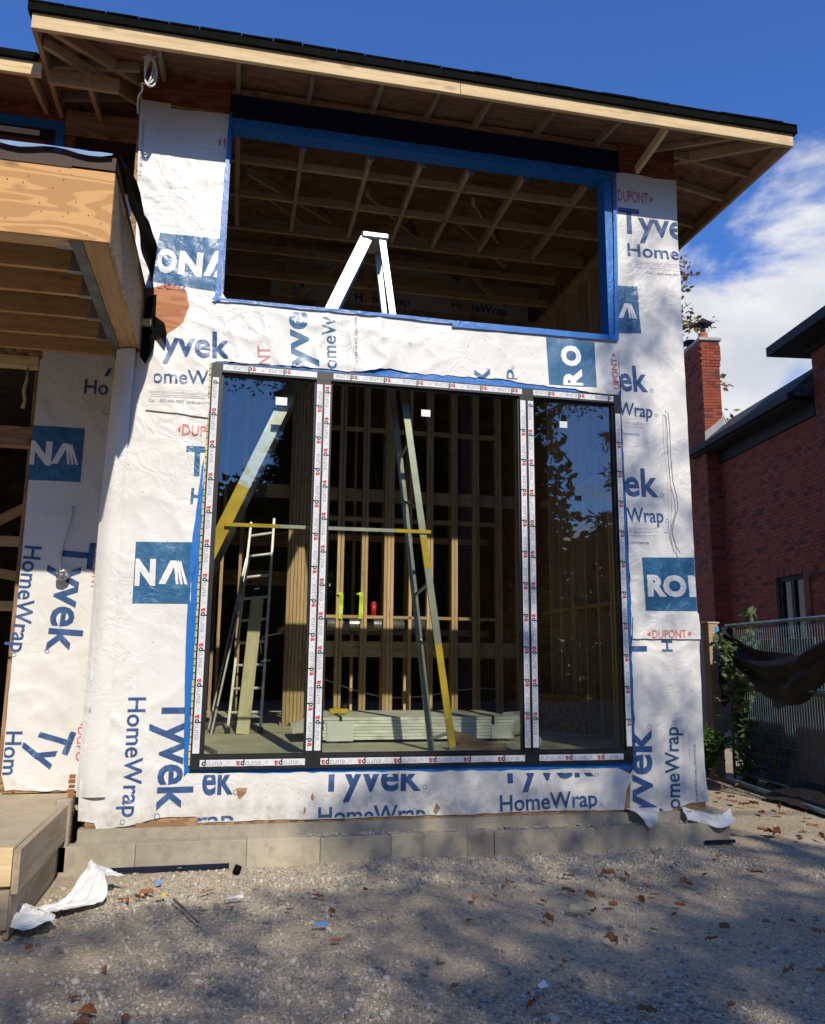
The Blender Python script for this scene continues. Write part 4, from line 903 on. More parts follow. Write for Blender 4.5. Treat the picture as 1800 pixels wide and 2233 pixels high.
nb_ = MB()
for k in range(26): x = R.uniform(-1.45, KX-.03); z = R.uniform(KZ+.03, KT-.02); nb_.box(x-.004, x+.004, KY-.0025, KY-.0005, z-.004, z+.004)
o = nb_.build('nail_heads', M_STEEL, can); o['kind'] = 'stuff'
for sh_, n_, (xa, xb, za, zb) in ((wrapL, 40, (-.68, -.02, .4, 6.0)), (wrapR, 40, (3.72, 4.22, .4, 6.0)), (wrapB, 40, (.1, 3.5, .32, .60)), (wrapS, 30, (.1, 3.5, 3.98, 4.38))):
    polys = []
    for k in range(n_):
        x = R.uniform(xa, xb); z = R.uniform(za, zb); a = R.uniform(0, 3.1); c_, s_ = math.cos(a)*.006, math.sin(a)*.006
        polys.append([(x-c_-s_*.25, z-s_+c_*.25), (x-c_+s_*.25, z-s_-c_*.25), (x+c_+s_*.25, z+s_-c_*.25), (x+c_-s_*.25, z+s_+c_*.25)])
    o = marks(polys, M_STEEL, sh_, {'a': -.006}['a'] if sh_ is wrapL else (-.008 if sh_ is wrapR else (-.005 if sh_ is wrapB else -.010)), name='staples'); o['kind'] = 'stuff'
# ------------------------------------------------------------------ interior
inn = mobj('interior', bpy.data.meshes.new('interior'), house); inn['label'] = 'open interior seen through the windows'
panel('floor_slab', XL, XR-.02, .15, 9.0, FL-.12, FL, M_FLOOR, inn)
MB().box(-4.5, XL-.01, WY+.15, 6, .3, .5).build('floor_slab', M_FLOOR, inn)
MB().box(XL, XR-.02, .062, .149, .55, FL).build('floor_edge', M_FLOOR, inn)
# dark shell: back and far-left walls with a few openings to the garden behind
BY = 8.8
bw = MB()
def wallholes(mb, x0, x1, z0, z1, y, holes, th=.1):
    xs = sorted({x0, x1, *[h[0] for h in holes], *[h[1] for h in holes]}); zs = sorted({z0, z1, *[h[2] for h in holes], *[h[3] for h in holes]})
    for i in range(len(xs)-1):
        for j in range(len(zs)-1):
            cx, cz = (xs[i]+xs[i+1])/2, (zs[j]+zs[j+1])/2
            if any(h[0] < cx < h[1] and h[2] < cz < h[3] for h in holes): continue
            mb.box(xs[i], xs[i+1], y, y+th, zs[j], zs[j+1])
hb = []
for (a, b, c, d) in ((505, 535, 1240, 1264), (562, 576, 1240, 1264), (660, 678, 1243, 1290), (712, 728, 1243, 1300), (664, 672, 1300, 1360), (1020, 1027, 862, 1010), (1045, 1058, 890, 1000)):
    p = FY(a, d, BY); q = FY(b, c, BY); hb.append((p[0], q[0], p[1], q[1]))
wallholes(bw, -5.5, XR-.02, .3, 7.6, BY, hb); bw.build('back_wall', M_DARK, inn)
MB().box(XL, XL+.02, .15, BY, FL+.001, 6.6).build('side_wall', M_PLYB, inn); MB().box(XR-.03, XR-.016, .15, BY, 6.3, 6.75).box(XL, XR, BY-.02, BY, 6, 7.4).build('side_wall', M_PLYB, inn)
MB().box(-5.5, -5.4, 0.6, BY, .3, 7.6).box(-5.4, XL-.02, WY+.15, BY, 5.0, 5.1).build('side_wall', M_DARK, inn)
# stud wall
SY = 3.4
def stud(x, y=SY, z0=FL, z1=5.95, w_=.038, d_=.089, m=M_STUD, turn=False, name='stud'):
    return beam(name, (x, y, z0), (x, y, z1), d_ if turn else w_, w_ if turn else d_, m, inn, up=(0, 1, 0))
for x in (1.50, 1.545, 1.80, 1.842, 2.085, 2.127, 2.169, 2.40, 2.63, 2.672, 2.95, 2.992, 3.24, 3.282, 3.54, 3.582, 3.82, 3.862): stud(x, m=M_STUDW)
for i in range(6): stud(.895+i*.042, SY-.02, d_=.14)
for x in (-.3, .1, .32): stud(x, SY+.3)
for z in (2.005,): 
    for a, b in ((1.15, 1.48), (1.565, 1.78), (1.86, 2.065), (2.185, 2.61), (2.69, 2.94), (3.02, 3.23), (3.31, 3.52)): beam('blocking', (a, SY, z), (b, SY, z), .089, .038, M_STUD, inn)
for z in (3.22, 4.38):
    for a, b in ((1.15, 1.48), (1.565, 1.78), (1.86, 2.065), (2.185, 2.61), (2.69, 2.94), (3.02, 3.23), (3.31, 3.52)): beam('blocking', (a, SY+.01, z), (b, SY+.01, z), .07, .05, M_STUD, inn)
beam('wall_beam', (.6, SY+.12, 3.55), (4.1, SY+.12, 3.55), .04, .16, M_STUD, inn)
beam('bench_beam', (1.1, SY+.25, 1.62), (4.1, SY+.25, 1.62), .30, .19, M_PINE, inn)
panel('sole_plate', .85, 4.1, SY-.06, SY+.06, FL+.001, FL+.039, M_STUD, inn)
for a, b in (((-.6, 4.4, 1.2), (-.1, 4.4, 3.6)), ((.0, 5.2, FL), (.0, 5.2, 3.9)), ((.35, 5.0, FL), (.35, 5.0, 5.0)), ((-.35, 5.6, FL), (-.35, 5.6, 5))): beam('stud', a, b, .04, .09, M_STUD, inn)
for z in (2.6, 3.15, 3.85): beam('shelf_beam', (-.7, 5.0, z), (1.0, 5.0, z), .04, .2, M_PLYB, inn)
for x in (1.15, 1.6, 2.0, 2.45, 2.8, 3.15, 3.5): stud(x, 5.6, m=M_STUDW)
for z in (1.9, 3.3): beam('blocking', (.9, 5.55, z), (4.1, 5.55, z), .05, .09, M_STUDW, inn)
# right-hand stud wall with strand board behind
for k, y in enumerate((.35, .62, .95, 1.25, 1.32, 1.62, 1.95, 2.28, 2.35, 2.68, 3.0)): beam('stud', (4.17, y, FL), (4.17, y, 6.0), .038, .14, M_STUDW, inn, up=(1, 0, 0))
for z in (2.1, 3.5, 4.8): beam('blocking', (4.17, .3, z), (4.17, 3.3, z), .14, .038, M_STUD, inn)
beam('wall_plate', (4.15, .15, 5.99), (4.15, 6, 5.99), .14, .076, M_STUD, inn)
# wing side of the clerestory: left reveal
for y in (.35, .75, 1.2): beam('stud', (-.05, y, 4.2), (-.05, y, 6.0), .038, .14, M_STUD, inn, up=(1, 0, 0))
# ceiling joists and blocking
JX = (-.35, .105, .685, 1.31, 1.79, 2.26, 2.80, 3.45)
for x in JX:
    beam('ceiling_joist', (x, .16, 6.105), (x, 1.72, 6.105), .042, .089, M_STUD, inn)
    if x > .2: MB().box(x-.028, x+.028, .142, .175, 6.055, 6.062).box(x-.028, x+.028, .141, .146, 6.0, 6.055).build('joist_hanger', M_GALV, inn)
for y in (.55, 1.13):
    for i in range(len(JX)-1): beam('blocking', (JX[i]+.022, y, 6.10), (JX[i+1]-.022, y, 6.10), .038, .075, M_STUD, inn)
    beam('blocking', (3.475, y, 6.10), (4.1, y, 6.10), .038, .075, M_STUD, inn)
beam('ceiling_beam', (-.7, 1.76, 6.12), (4.1, 1.76, 6.12), .05, .14, M_STUD, inn)
for (y, z, h_) in ((2.6, 6.28, .09), (2.9, 6.10, .09), (3.2, 6.35, .18), (3.3, 6.72, .09), (3.42, 6.02, .09)): beam('ceiling_beam', (-.7, y, z), (4.1, y, z), .045, h_, M_STUD, inn)
for a, b in (((.2, .9, 6.2), (1.2, 2.6, 6.75)), ((1.4, 1.0, 6.2), (2.3, 2.8, 6.8)), ((2.5, .9, 6.2), (3.4, 2.7, 6.75)), ((.3, 2.0, 6.7), (1.1, 2.0, 6.2)), ((1.5, 2.2, 6.2), (2.2, 2.2, 6.8)), ((2.6, 2.2, 6.8), (3.3, 2.2, 6.2)), ((3.2, 1.8, 6.2), (3.9, 1.8, 6.6)), ((.9, 3.1, 6.0), (1.5, 3.1, 6.6)), ((3.0, 3.1, 6.6), (3.6, 3.1, 6.1))):
    beam('web', a, b, .038, .07, M_STUD, inn)
for x in (.75, 1.75, 3.05): beam('web', (x, 3.1, 5.95), (x, 3.1, 6.7), .12, .04, M_STUD, inn)
# wrap on an inner wall
IY = 3.62
iw = sheet('house_wrap', [(.55, 5.2), (4.1, 5.2), (4.1, 6.75), (.55, 6.75)], M_WRAPBACK, inn, IY, amp=.6, label='wrapped inner wall glimpsed under the ceiling')
def LI(s_, a, b, h, m, bold=.02): return lettering(s_, FY(*a, IY), FY(*b, IY), h, m, iw, IY, bold, None, amp=.6)
dupont(FY(636, 585, IY), FY(690, 590, IY), .10, iw, IY, 'DUPO', ends=(1, 0)); LI('T', (648, 630), (672, 632), .13, M_TBLUE); LI('Tyvek', (790, 612), (889, 624), .16, M_TBLUE); LI('HomeWrap', (775, 655), (893, 668), .11, M_TBLUE)
LI('Tyvek', (985, 628), (1090, 640), .16, M_TBLUE); LI('HomeWrap', (985, 672), (1105, 688), .11, M_TBLUE)
# duct, cables
MB().tube([(.9, SY+.9, 1.95), (3.0, SY+.9, 1.95)], .075, 14).build('duct', M_GALV, inn, smooth=True)
MB().tube([(x, SY+.1, 1.28+.12*math.sin(x*2.2)-.1*(x-1)) for x in np.linspace(1.0, 3.6, 16)], .007, 6).build('loose_cable', M_CABLE, inn, smooth=True)
MB().tube([(FY(px, py, 2.9)[0], 2.9, FY(px, py, 2.9)[1]) for px, py in ((617, 1370), (612, 1380), (595, 1384), (575, 1388), (568, 1400), (570, 1425))], .007, 6).build('loose_cable', M_CABLE, inn, smooth=True)
# ================================================================== THINGS IN AND AROUND THE HOUSE
# --- tall stepladder just behind the window
lad = thing('stepladder', 'very tall aluminium stepladder with yellow painted patches standing inside behind the window', 'stepladder', (1.0, .5, FL))
top = Vector((1.36, .34, 5.33))
def rail(pt, pb, w_, d_, m, name='rail', bands=()):
    """channel section rail in lengths so painted parts are their own metal"""
    pt = Vector(pt); pb = Vector(pb); cuts = sorted({0.0, 1.0, *[q for b in bands for q in b[:2]]})
    for a, b in zip(cuts[:-1], cuts[1:]):
        mm = M_YEL if any(x[0] <= a+1e-6 and b <= x[1]+1e-6 for x in bands) else m
        p = pt.lerp(pb, a); q = pt.lerp(pb, b); x = (q-p).normalized(); y = Vector((0, 1, 0)); y = (y-x*y.dot(x)).normalized(); z = x.cross(y)
        mb = MB()
        def bar(o1, o2, t1, t2):
            vs_ = [p+z*a_+y*b_ for a_, b_ in ((o1, t1), (o2, t1), (o2, t2), (o1, t2))]+[q+z*a_+y*b_ for a_, b_ in ((o1, t1), (o2, t1), (o2, t2), (o1, t2))]
            mb.add(vs_, [(0, 1, 2, 3), (4, 7, 6, 5), (0, 4, 5, 1), (1, 5, 6, 2), (2, 6, 7, 3), (3, 7, 4, 0)])
        bar(-w_/2, w_/2, 0, .004); bar(-w_/2, -w_/2+.004, .004, d_); bar(w_/2-.004, w_/2, .004, d_)
        mb.build(name, mm, lad)
fl = Vector((-.62, .20, FL)); fl2 = Vector((-.58, .95, FL)); fr_ = Vector((2.10, .17, FL)); fr2 = Vector((2.02, .62, FL))
rail((1.29, .24, 5.28), fl, .105, .03, M_ALU, bands=((.52, .66), (.80, .9)))
rail((1.30, .50, 5.28), fl2, .09, .03, M_ALU)
rail((1.44, .24, 5.28), fr_, .058, .025, M_ALU, bands=((.60, .66), (.80, .985)))
rail((1.44, .50, 5.28), fr2, .055, .025, M_ALU)
MB().box(1.245, 1.50, .22, .54, 5.28, 5.345).build('top_cap', M_ALU, lad, bevel=.015)
for k in range(1, 15):
    t = k/15; a = Vector((1.29, .25, 5.28)).lerp(fl, t); b = Vector((1.30, .50, 5.28)).lerp(fl2, t)
    MB().box(-.045, .045, 0, 1, -.012, .012).build('tread', M_ALU, lad, Matrix.Translation(a) @ Matrix.Diagonal((1, (b.y-a.y), 1, 1)))
for k in (2, 4, 6, 8, 10, 12, 14):
    t = k/14.6; a = Vector((1.44, .25, 5.28)).lerp(fr_, t); b = Vector((1.44, .50, 5.28)).lerp(fr2, t+.02 if k % 4 else t-.03); beam('cross_brace', a, b, .02, .028, M_ALU, lad)
sp0 = Vector((.16, .19, 2.575)); sp1 = Vector((1.90, .19, 2.585))
sp = [sp0, sp0.lerp(sp1, .25), sp0.lerp(sp1, .42), sp0.lerp(sp1, .82), sp1]
for i, m in enumerate((M_YEL, M_ALU, M_ALU, M_YEL)): beam('spreader', sp[i], sp[i+1], .012, .032, m, lad)
# --- white ladder leaning
l2 = thing('extension_ladder', 'slim white metal ladder leaning inside the left pane', 'ladder', (.4, 2.55, FL))
A0, A1 = Vector((FZ(495, 1592, FL)[0]-.02, 2.45, FL)), Vector((FZ(568, 1588, FL)[0]+.0, 2.45, FL))
B0, B1 = Vector((*FY(548, 1140, 2.95)[:1], 2.95, FY(548, 1140, 2.95)[1])), Vector((FY(598, 1132, 2.95)[0], 2.95, FY(598, 1132, 2.95)[1]))
A0 = Vector((.262, 2.45, FL)); A1 = Vector((.600, 2.45, FL))
beam('rail', A0, B0, .028, .065, M_ALUL, l2, up=(0, 1, 0)); beam('rail', A1, B1, .028, .065, M_ALUL, l2, up=(0, 1, 0))
for k in range(9): t = .09+k*.105; MB().tube([A0.lerp(B0, t), A1.lerp(B1, t)], .015, 8).build('rung', M_ALUL, l2, smooth=True)
for a in (A0, A1): MB().box(a.x-.03, a.x+.03, a.y-.05, a.y+.03, FL, FL+.06).build('foot', M_BLACK, l2)
l3 = thing('folding_ladder', 'narrow grey ladder standing left of the white ladder', 'ladder', (.1, 2.2, FL))
for (a, b) in (((.10, 2.15, FL), (.42, 2.4, 2.6)), ((.06, 2.5, FL), (.38, 2.75, 2.6))): beam('rail', a, b, .022, .055, M_ALU, l3, up=(0, 1, 0))
for k in range(6): t = .12+k*.14; MB().tube([Vector((.10, 2.15, FL)).lerp(Vector((.42, 2.4, 2.6)), t), Vector((.06, 2.5, FL)).lerp(Vector((.38, 2.75, 2.6)), t)], .012, 8).build('rung', M_ALU, l3)
# --- plank
pk = beam('plank', (.415, 2.30, FL+.002), (.515, 2.56, 2.14), .135, .036, M_PLANK, None, up=(0, -1, 0)); tag(pk, 'pale knotty plank leaning upright in front of the ladders', 'plank')
# --- stack of boards in film
st = thing('board_stack', 'long low stack of silvery white boards strapped together on the floor', 'board stack', (2.1, 1.7, FL))
for k in range(7):
    z = FL+.028+k*.030; dx = R.uniform(-.02, .02)
    for j in range(3 if k == 6 else 1):
        MB().box(1.14+dx, 3.02+dx, 1.30+.36*j, 1.30+.36*(j+1)-.005 if k == 6 else 2.35, z, z+.027).build('board', M_ALUL, st, bevel=.003)
MB().box(1.2, 1.28, 1.32, 2.33, FL, FL+.027).build('bearer', M_STUD, st); MB().box(2.85, 2.93, 1.32, 2.33, FL, FL+.027).build('bearer', M_STUD, st)
for x in (1.30, 2.80): MB().box(x-.012, x+.012, 1.288, 1.297, FL+.01, FL+.245).box(x-.012, x+.012, 1.288, 2.36, FL+.24, FL+.245).build('strap', M_BLACK, st)
MB().box(1.17, 1.42, 1.281, 1.287, FL+.02, FL+.20).build('paper_label', M_TAPE, st); MB().box(2.78, 2.98, 1.281, 1.287, FL+.03, FL+.16).build('paper_label', M_TAPE, st)
o = surf('film_end', crumple(lambda u, v: (.86+.30*u, 1.35+.9*v, FL+.02+.22*math.sin(math.pi*(.15+.7*v))*(.6+.4*u)), 10, 10, .05, 4, 5), [M_WRAPBACK], st); 
st2 = thing('film_roll', 'bulky bundle wrapped in cloudy film at the right end of the stack', 'bundle', (3.4, 2.0, FL))
mb = MB(); mb.tube([(3.10, 1.75, FL+.13), (3.5, 2.05, FL+.13)], .125, 12); mb.build('roll', M_ALUL, st2, smooth=True); mb = MB(); mb.tube([(3.08, 1.735, FL+.13), (3.10, 1.75, FL+.13)], .05, 10); mb.build('core', M_PLYB, st2)
# --- leaning strand board
ob = MB(); ob.add([(3.55, 2.9, FL), (4.08, 1.95, FL), (4.12, 2.0, FL+.42), (3.70, 2.96, FL+.40)], [(0, 1, 2, 3)]); ob.add([(3.56, 2.915, FL), (4.09, 1.965, FL), (4.13, 2.015, FL+.42), (3.71, 2.975, FL+.40)], [(3, 2, 1, 0)])
tag(ob.build('board_offcut', M_OSB), 'offcut of strand board leaning low against the right stud wall', 'board')
tag(MB().add([(2.15, .30, FL+.002), (2.75, .22, FL+.002), (2.75, .34, FL+.002), (2.18, .62, FL+.18)], [(0, 1, 3), (1, 2, 3), (0, 3, 2), (0, 2, 1)]).build('wood_offcut', M_PLYB), 'triangular tan offcut lying on the floor inside the glass', 'wood offcut')
cx, cy = 2.98, .62
tag(MB().tube([(cx-.02, cy-.03, FL+.062), (cx+.02, cy+.05, FL+.062)], .06, 18).build('plastic_cap', M_WHITE), 'round white plastic cap standing on the floor in the right pane', 'pipe cap')
tag(MB().box(.62, 1.05, .42, .52, FL+.001, FL+.012).build('green_strip', plain('pale_green', (.30, .42, .30))), 'pale green strip of board flat on the floor inside the left pane', 'board strip')
tag(beam('floor_bar', (.03, 1.1, FL+.02), (.18, .45, FL+.02), .03, .03, M_STEEL, None), 'dark bar lying aslant on the floor at far left', 'bar')
for i, (px, x0, w_, lb) in enumerate(((738, 1.585, .05, 'lime green strap draped over a stud, left of the two'), (782, 1.775, .05, 'lime green strap draped over a stud, right of the two'))):
    x, z = FY(px, 1300, SY-.07); o = surf('strap', crumple(lambda u, v: (x-.03+.045*min(1, u*4)-.03*max(0, u-.6)+.05*v, SY-.058-.012*math.sin(u*9), z+.02+.03*v*(u < .25)-.36*max(0, u-.18)), 16, 3, .012, 3, 4+i), [M_LIME])
    tag(o, lb, 'strap', 'straps on the studs')
x, z = FY(815, 1345, SY); t = thing('drink_can', 'small red can standing on the stud blocking', 'can', (x, SY, 2.026))
MB().tube([(x, SY, 2.026), (x, SY, 2.18)], .034, 14).build('can_body', M_RCAN, t, smooth=True); MB().tube([(x, SY, 2.181), (x, SY, 2.195)], .027, 14).build('can_rim', M_GALV, t)
x, _ = FY(722, 1545, 1.6); t = thing('power_tool', 'small yellow and black power tool on top of the board stack', 'power tool', (x, 1.6, FL+.25))
MB().box(x-.02, x+.17, 1.56, 1.62, FL+.25, FL+.30).build('tool_body', M_YEL, t, bevel=.012); MB().box(x+.11, x+.16, 1.57, 1.61, FL+.30, FL+.345).build('tool_grip', M_BLACK, t, bevel=.01)

# --- porch slab with its form boards
ps = thing('porch_slab', 'raw concrete porch slab still in its timber form boards', 'porch', (-2, -.6, 0))
MB().box(-4.5, -.865, -1.47, WY-.01, -.1, .455).build('slab', M_CONCL, ps, bevel=.008)
beam('form_board', (-.835, -1.51, .335), (-.835, -.10, .345), .038, .235, M_FORM, ps, label='grey brown form board along the right side of the slab')
beam('form_board', (-.865, -1.49, .10), (-.865, -.25, .16), .03, .235, M_FORM, ps)
beam('form_board', (-4.5, -1.495, .36), (-.857, -1.495, .36), .038, .20, M_PINE, ps, label='fresh front form board')
beam('form_board', (-4.5, -1.50, .14), (-.857, -1.50, .14), .038, .20, M_FORM, ps)
mb = MB()
for k in range(14): mb.box(-.845+R.uniform(-.01, .01), -.80, -.075, -.04, .20+k*.033, .20+k*.033+R.uniform(.015, .03))
mb.build('rusty_edge', plain('rust', (.30, .12, .04), .9, 0, .4, 40, .6), ps)
MB().box(-.905, -.80, -.16, -.08, 0.0, .50).build('rough_concrete', M_CONC, ps, bevel=.012)

# --- scrap of wrap on the ground
def scrap(u, v):
    a = Vector((-.96, -1.42, .02)); b = Vector((-.50, -.52, .05)); p = a.lerp(b, u); z = .05+.04*math.sin(u*9)+(.10*math.sin(min(1, (u-.62)/.30)*2.4) if u > .62 else 0)
    return (p.x+(.19-.03*u+.05*math.sin(u*13))*v+.03*math.sin(u*11), p.y-.10*v+.02*math.sin(u*9+v*3), max(.012, z*(1-.35*v)))
sc_ = surf('wrap_scrap', crumple(scrap, 44, 14, .085, 4.5, 6), [M_WRAPBACK]); WM[sc_.name] = Matrix.Identity(4)
tag(sc_, 'crumpled scrap of white wrap lying on the gravel beside the porch', 'wrap scrap')
tag(beam('stick', (*FZ(378, 1972), .03), (*FZ(434, 2020), .02), .014, .014, M_STEEL, None), 'thin dark rod lying aslant on the gravel', 'rod')
def gblock(px, py, w_, d_, h_, rz, lb, m=M_PLANK, cat='wood block'):
    x, y = FZ(px, py); o = MB().box(-w_/2, w_/2, -d_/2, d_/2, 0, h_).build('wood_block', m, None, Matrix.Translation((x, y, .012)) @ Matrix.Rotation(rz, 4, 'Z') @ Matrix.Rotation(.08, 4, 'X'), bevel=.003); tag(o, lb, cat); return o
gblock(1262, 1992, .105, .075, .026, -.5, 'pale flat wood offcut on the gravel, larger of the two')
gblock(965, 2100, .05, .04, .02, .2, 'small pinkish wood offcut on the gravel in the foreground')
gblock(400, 1888, .17, .03, .008, .25, 'splintered tan wood scraps by the footing', M_PLYB, 'wood scrap')
gblock(378, 1897, .12, .03, .008, -.2, 'flat tan chip of wood in front of the splintered scraps', M_PLYB, 'wood scrap')
gblock(453, 1948, .12, .02, .008, .75, 'narrow tan splinter of wood on the pale gravel', M_PLYB, 'wood scrap')
gblock(1284, 1846, .05, .04, .012, .3, 'tan chip of wood close to the footing', M_PLYB, 'wood scrap')
def bit(name, px, py, w_, d_, m, lb, cat, rz=0.0, lift=.015):
    x, y = FZ(px, py); o = surf(name, crumple(lambda u, v: ((u-.5)*w_, (v-.5)*d_, .014+.02*u*v), 6, 4, lift, 3, int(px)), [m]); o.matrix_basis = Matrix.Translation((x, y, .01)) @ Matrix.Rotation(rz, 4, 'Z'); tag(o, lb, cat)
bit('blue_scrap', 698, 2028, .075, .028, M_BLUEP, 'torn blue strip lying in a patch of sun', 'plastic scrap', -.25)
bit('blue_scrap', 344, 1934, .045, .03, M_BLUEP, 'small blue crumb of plastic on pale gravel', 'plastic scrap')
bit('yellow_scrap', 351, 1964, .05, .018, M_YEL, 'small yellow scrap on the gravel', 'plastic scrap')
bit('white_scrap', 1184, 2163, .045, .035, M_WHITE, 'bright white chip in the foreground gravel', 'plastic scrap', .3)
bit('white_strip', 510, 1968, .11, .014, M_WHITE, 'thin white strip at the edge of the pale gravel', 'plastic scrap', .1, .006)
x, y = FZ(514, 1905); tag(MB().tube([(x, y, .0), (x+.02, y, .05)], .026, 14).build('pipe_stub', M_TAR, smooth=True), 'short black pipe stub in the gravel by the footing', 'pipe')

# --- wire on the right pillar
pts = [(FY(px, py, -.03)[0], -.045, FY(px, py, -.03)[1]) for px, py in ((1449, 897), (1456, 902), (1459, 930), (1461, 990), (1466, 1050), (1475, 1085), (1477, 1110), (1468, 1140), (1464, 1165), (1472, 1190), (1482, 1207))]
pt2 = [(FY(px, py, -.03)[0], -.048, FY(px, py, -.03)[1]) for px, py in ((1449, 897), (1451, 960), (1459, 1030), (1463, 1100), (1461, 1150), (1470, 1180), (1475, 1218))]
tag(MB().tube(pts, .0035, 5).tube(pt2, .002, 5).build('wire', M_STEEL, smooth=True), 'thin dark wire hanging down the right pillar', 'wire')
# ================================================================== GROUND
def gmat():
    m, t, b = mat('gravel_ground'); v = coords(t, rnd=False)
    a = noise(t, v, .55, 5, .6); c = noise(t, v, 26, 6, .75); d = nd(t, 'TexVoronoi', Scale=75.0); t.links.new(v, d.inputs['Vector'])
    r = ramp(t, a, [(.35, (.36, .295, .205)), (.65, (.55, .465, .33))]).outputs[0]
    r = mixc(t, .75, r, ramp(t, d.outputs['Color'], [(0.1, (.62, .61, .60)), (.6, (1.05, 1.02, .97)), (.95, (1.6, 1.56, 1.48))]).outputs[0], 'MULTIPLY')
    r = mixc(t, mixf(t, c, .30), r, (.16, .145, .125))
    t.links.new(r, b.inputs['Base Color']); b.inputs['Roughness'].default_value = .92
    ad = nd(t, 'Math', operation='ADD'); t.links.new(c, ad.inputs[0]); t.links.new(d.outputs['Distance'], ad.inputs[1]); bump(t, b, ad.outputs[0], .7, .012); return m
M_GROUND = gmat()
def gz(x, y):
    x = np.asarray(x, float); y = np.asarray(y, float)
    near = np.exp(-((x-1)**2+(y+1)**2)/120)
    h = (.055*(fbm(x*.7+3, y*.7, 3, 2)-.47)+.018*(fbm(x*4, y*4, 3, 5)-.47))*near
    h = h+.035*np.clip((y+.9)/.8, 0, 1)*(y < .2)*np.clip((x-.6)/1, 0, 1)            # gravel banked against the footing
    return h-.012
xs = np.concatenate([[-300, -120, -50, -20, -8], np.arange(-4, 9.01, .07), [12, 20, 50, 120, 300]]); ys = np.concatenate([[-300, -120, -50, -25, -14, -9], np.arange(-6, 7.01, .07), [9, 14, 25, 60, 140, 400]])
X_, Y_ = np.meshgrid(xs, ys); Zg = gz(X_, Y_); nx, ny = len(xs), len(ys)
i = np.arange(nx*ny).reshape(ny, nx); fq = np.stack([i[:-1, :-1].ravel(), i[:-1, 1:].ravel(), i[1:, 1:].ravel(), i[1:, :-1].ravel()], 1)
go = mobj('ground', npmesh('ground', np.stack([X_.ravel(), Y_.ravel(), Zg.ravel()], 1), fq, [M_GROUND], smooth=True)); go['kind'] = 'structure'; go['label'] = 'compacted grey gravel ground'

# loose stones, real pebbles in one mesh
bm = bmesh.new(); bmesh.ops.create_icosphere(bm, subdivisions=1, radius=1); iv = np.array([tuple(v.co) for v in bm.verts]); ifc = np.array([[v.index for v in f.verts] for f in bm.faces]); bm.free()
def stonemat():
    m, t, b = mat('stones'); g = t.nodes.new('ShaderNodeNewGeometry')
    r = ramp(t, g.outputs['Random Per Island'], [(0, (.20, .19, .165)), (.3, (.39, .35, .28)), (.6, (.51, .455, .36)), (.85, (.64, .58, .46)), (.97, (.40, .31, .24)), (1, (.72, .70, .66))]).outputs[0]
    n = noise(t, coords(t, rnd=False), 160, 3); r = mixc(t, mixf(t, n, .4), r, (.12, .11, .10)); t.links.new(r, b.inputs['Base Color']); b.inputs['Roughness'].default_value = .85; return m
M_ST = stonemat()
def stones(n, sx, sy, smin, smax, dens, seed):
    g = np.random.default_rng(seed); x = g.uniform(*sx, n); y = g.uniform(*sy, n); k = g.random(n) < dens(x, y); x = x[k]; y = y[k]; n = len(x)
    s_ = smin*(smax/smin)**(g.random(n)**1.6); sc = s_[:, None]*g.uniform(.55, 1.25, (n, 3)); sc[:, 2] *= .7
    th = g.uniform(0, 6.28, n); P_ = iv[None]*sc[:, None]; P_ = P_*(1+g.uniform(-.16, .16, (n, 12, 1)))
    tl = g.uniform(-.4, .4, n); z = P_[:, :, 2]+P_[:, :, 0]*tl[:, None]
    X2 = P_[:, :, 0]*np.cos(th)[:, None]-P_[:, :, 1]*np.sin(th)[:, None]+x[:, None]; Y2 = P_[:, :, 0]*np.sin(th)[:, None]+P_[:, :, 1]*np.cos(th)[:, None]+y[:, None]
    Z2 = z+(gz(x, y)+sc[:, 2]*.35)[:, None]
    return np.stack([X2, Y2, Z2], 2).reshape(-1, 3), (ifc[None]+(np.arange(n)*12)[:, None, None]).reshape(-1, 3)
def dens1(x, y):
    p = np.clip((fbm(x*1.1, y*1.1, 3, 12)-.36)*4, .12, 1)
    left = np.exp(-(((x+.1)/.9)**2+((y+.9)/.55)**2)); low = np.exp(-(((x-1.9)/.7)**2+((y+3.1)/.6)**2))
    bank = np.exp(-((y+.55)/.4)**2)*(x > 0)*(x < 4.3)
    p = np.maximum(p*.7, np.maximum(left, np.maximum(low, bank*.9))); inside = (y > -.17)*(x < 4.42); porch = (x < -.84)*(y > -1.55)
    return p*(1-inside)*(1-porch)
V1, F1 = stones(70000, (-1.9, 4.8), (-3.9, -.1), .0045, .016, dens1, 1)
V2, F2 = stones(9000, (4.2, 8.0), (-2.5, 5.5), .005, .013, lambda x, y: np.clip((fbm(x*1.1, y*1.1, 3, 12)-.36)*3, .1, .8)*((x > 4.42) | (y < -.17)), 2)
V3, F3 = stones(3200, (-1.6, 4.6), (-3.6, -.2), .013, .026, dens1, 3)
V = np.concatenate([V1, V2, V3]); Fs = np.concatenate([F1, F2+len(V1), F3+len(V1)+len(V2)])
gr = mobj('gravel', npmesh('gravel', V, Fs, [M_ST])); tag(gr, 'loose crushed stone spread over the ground', kind='stuff')

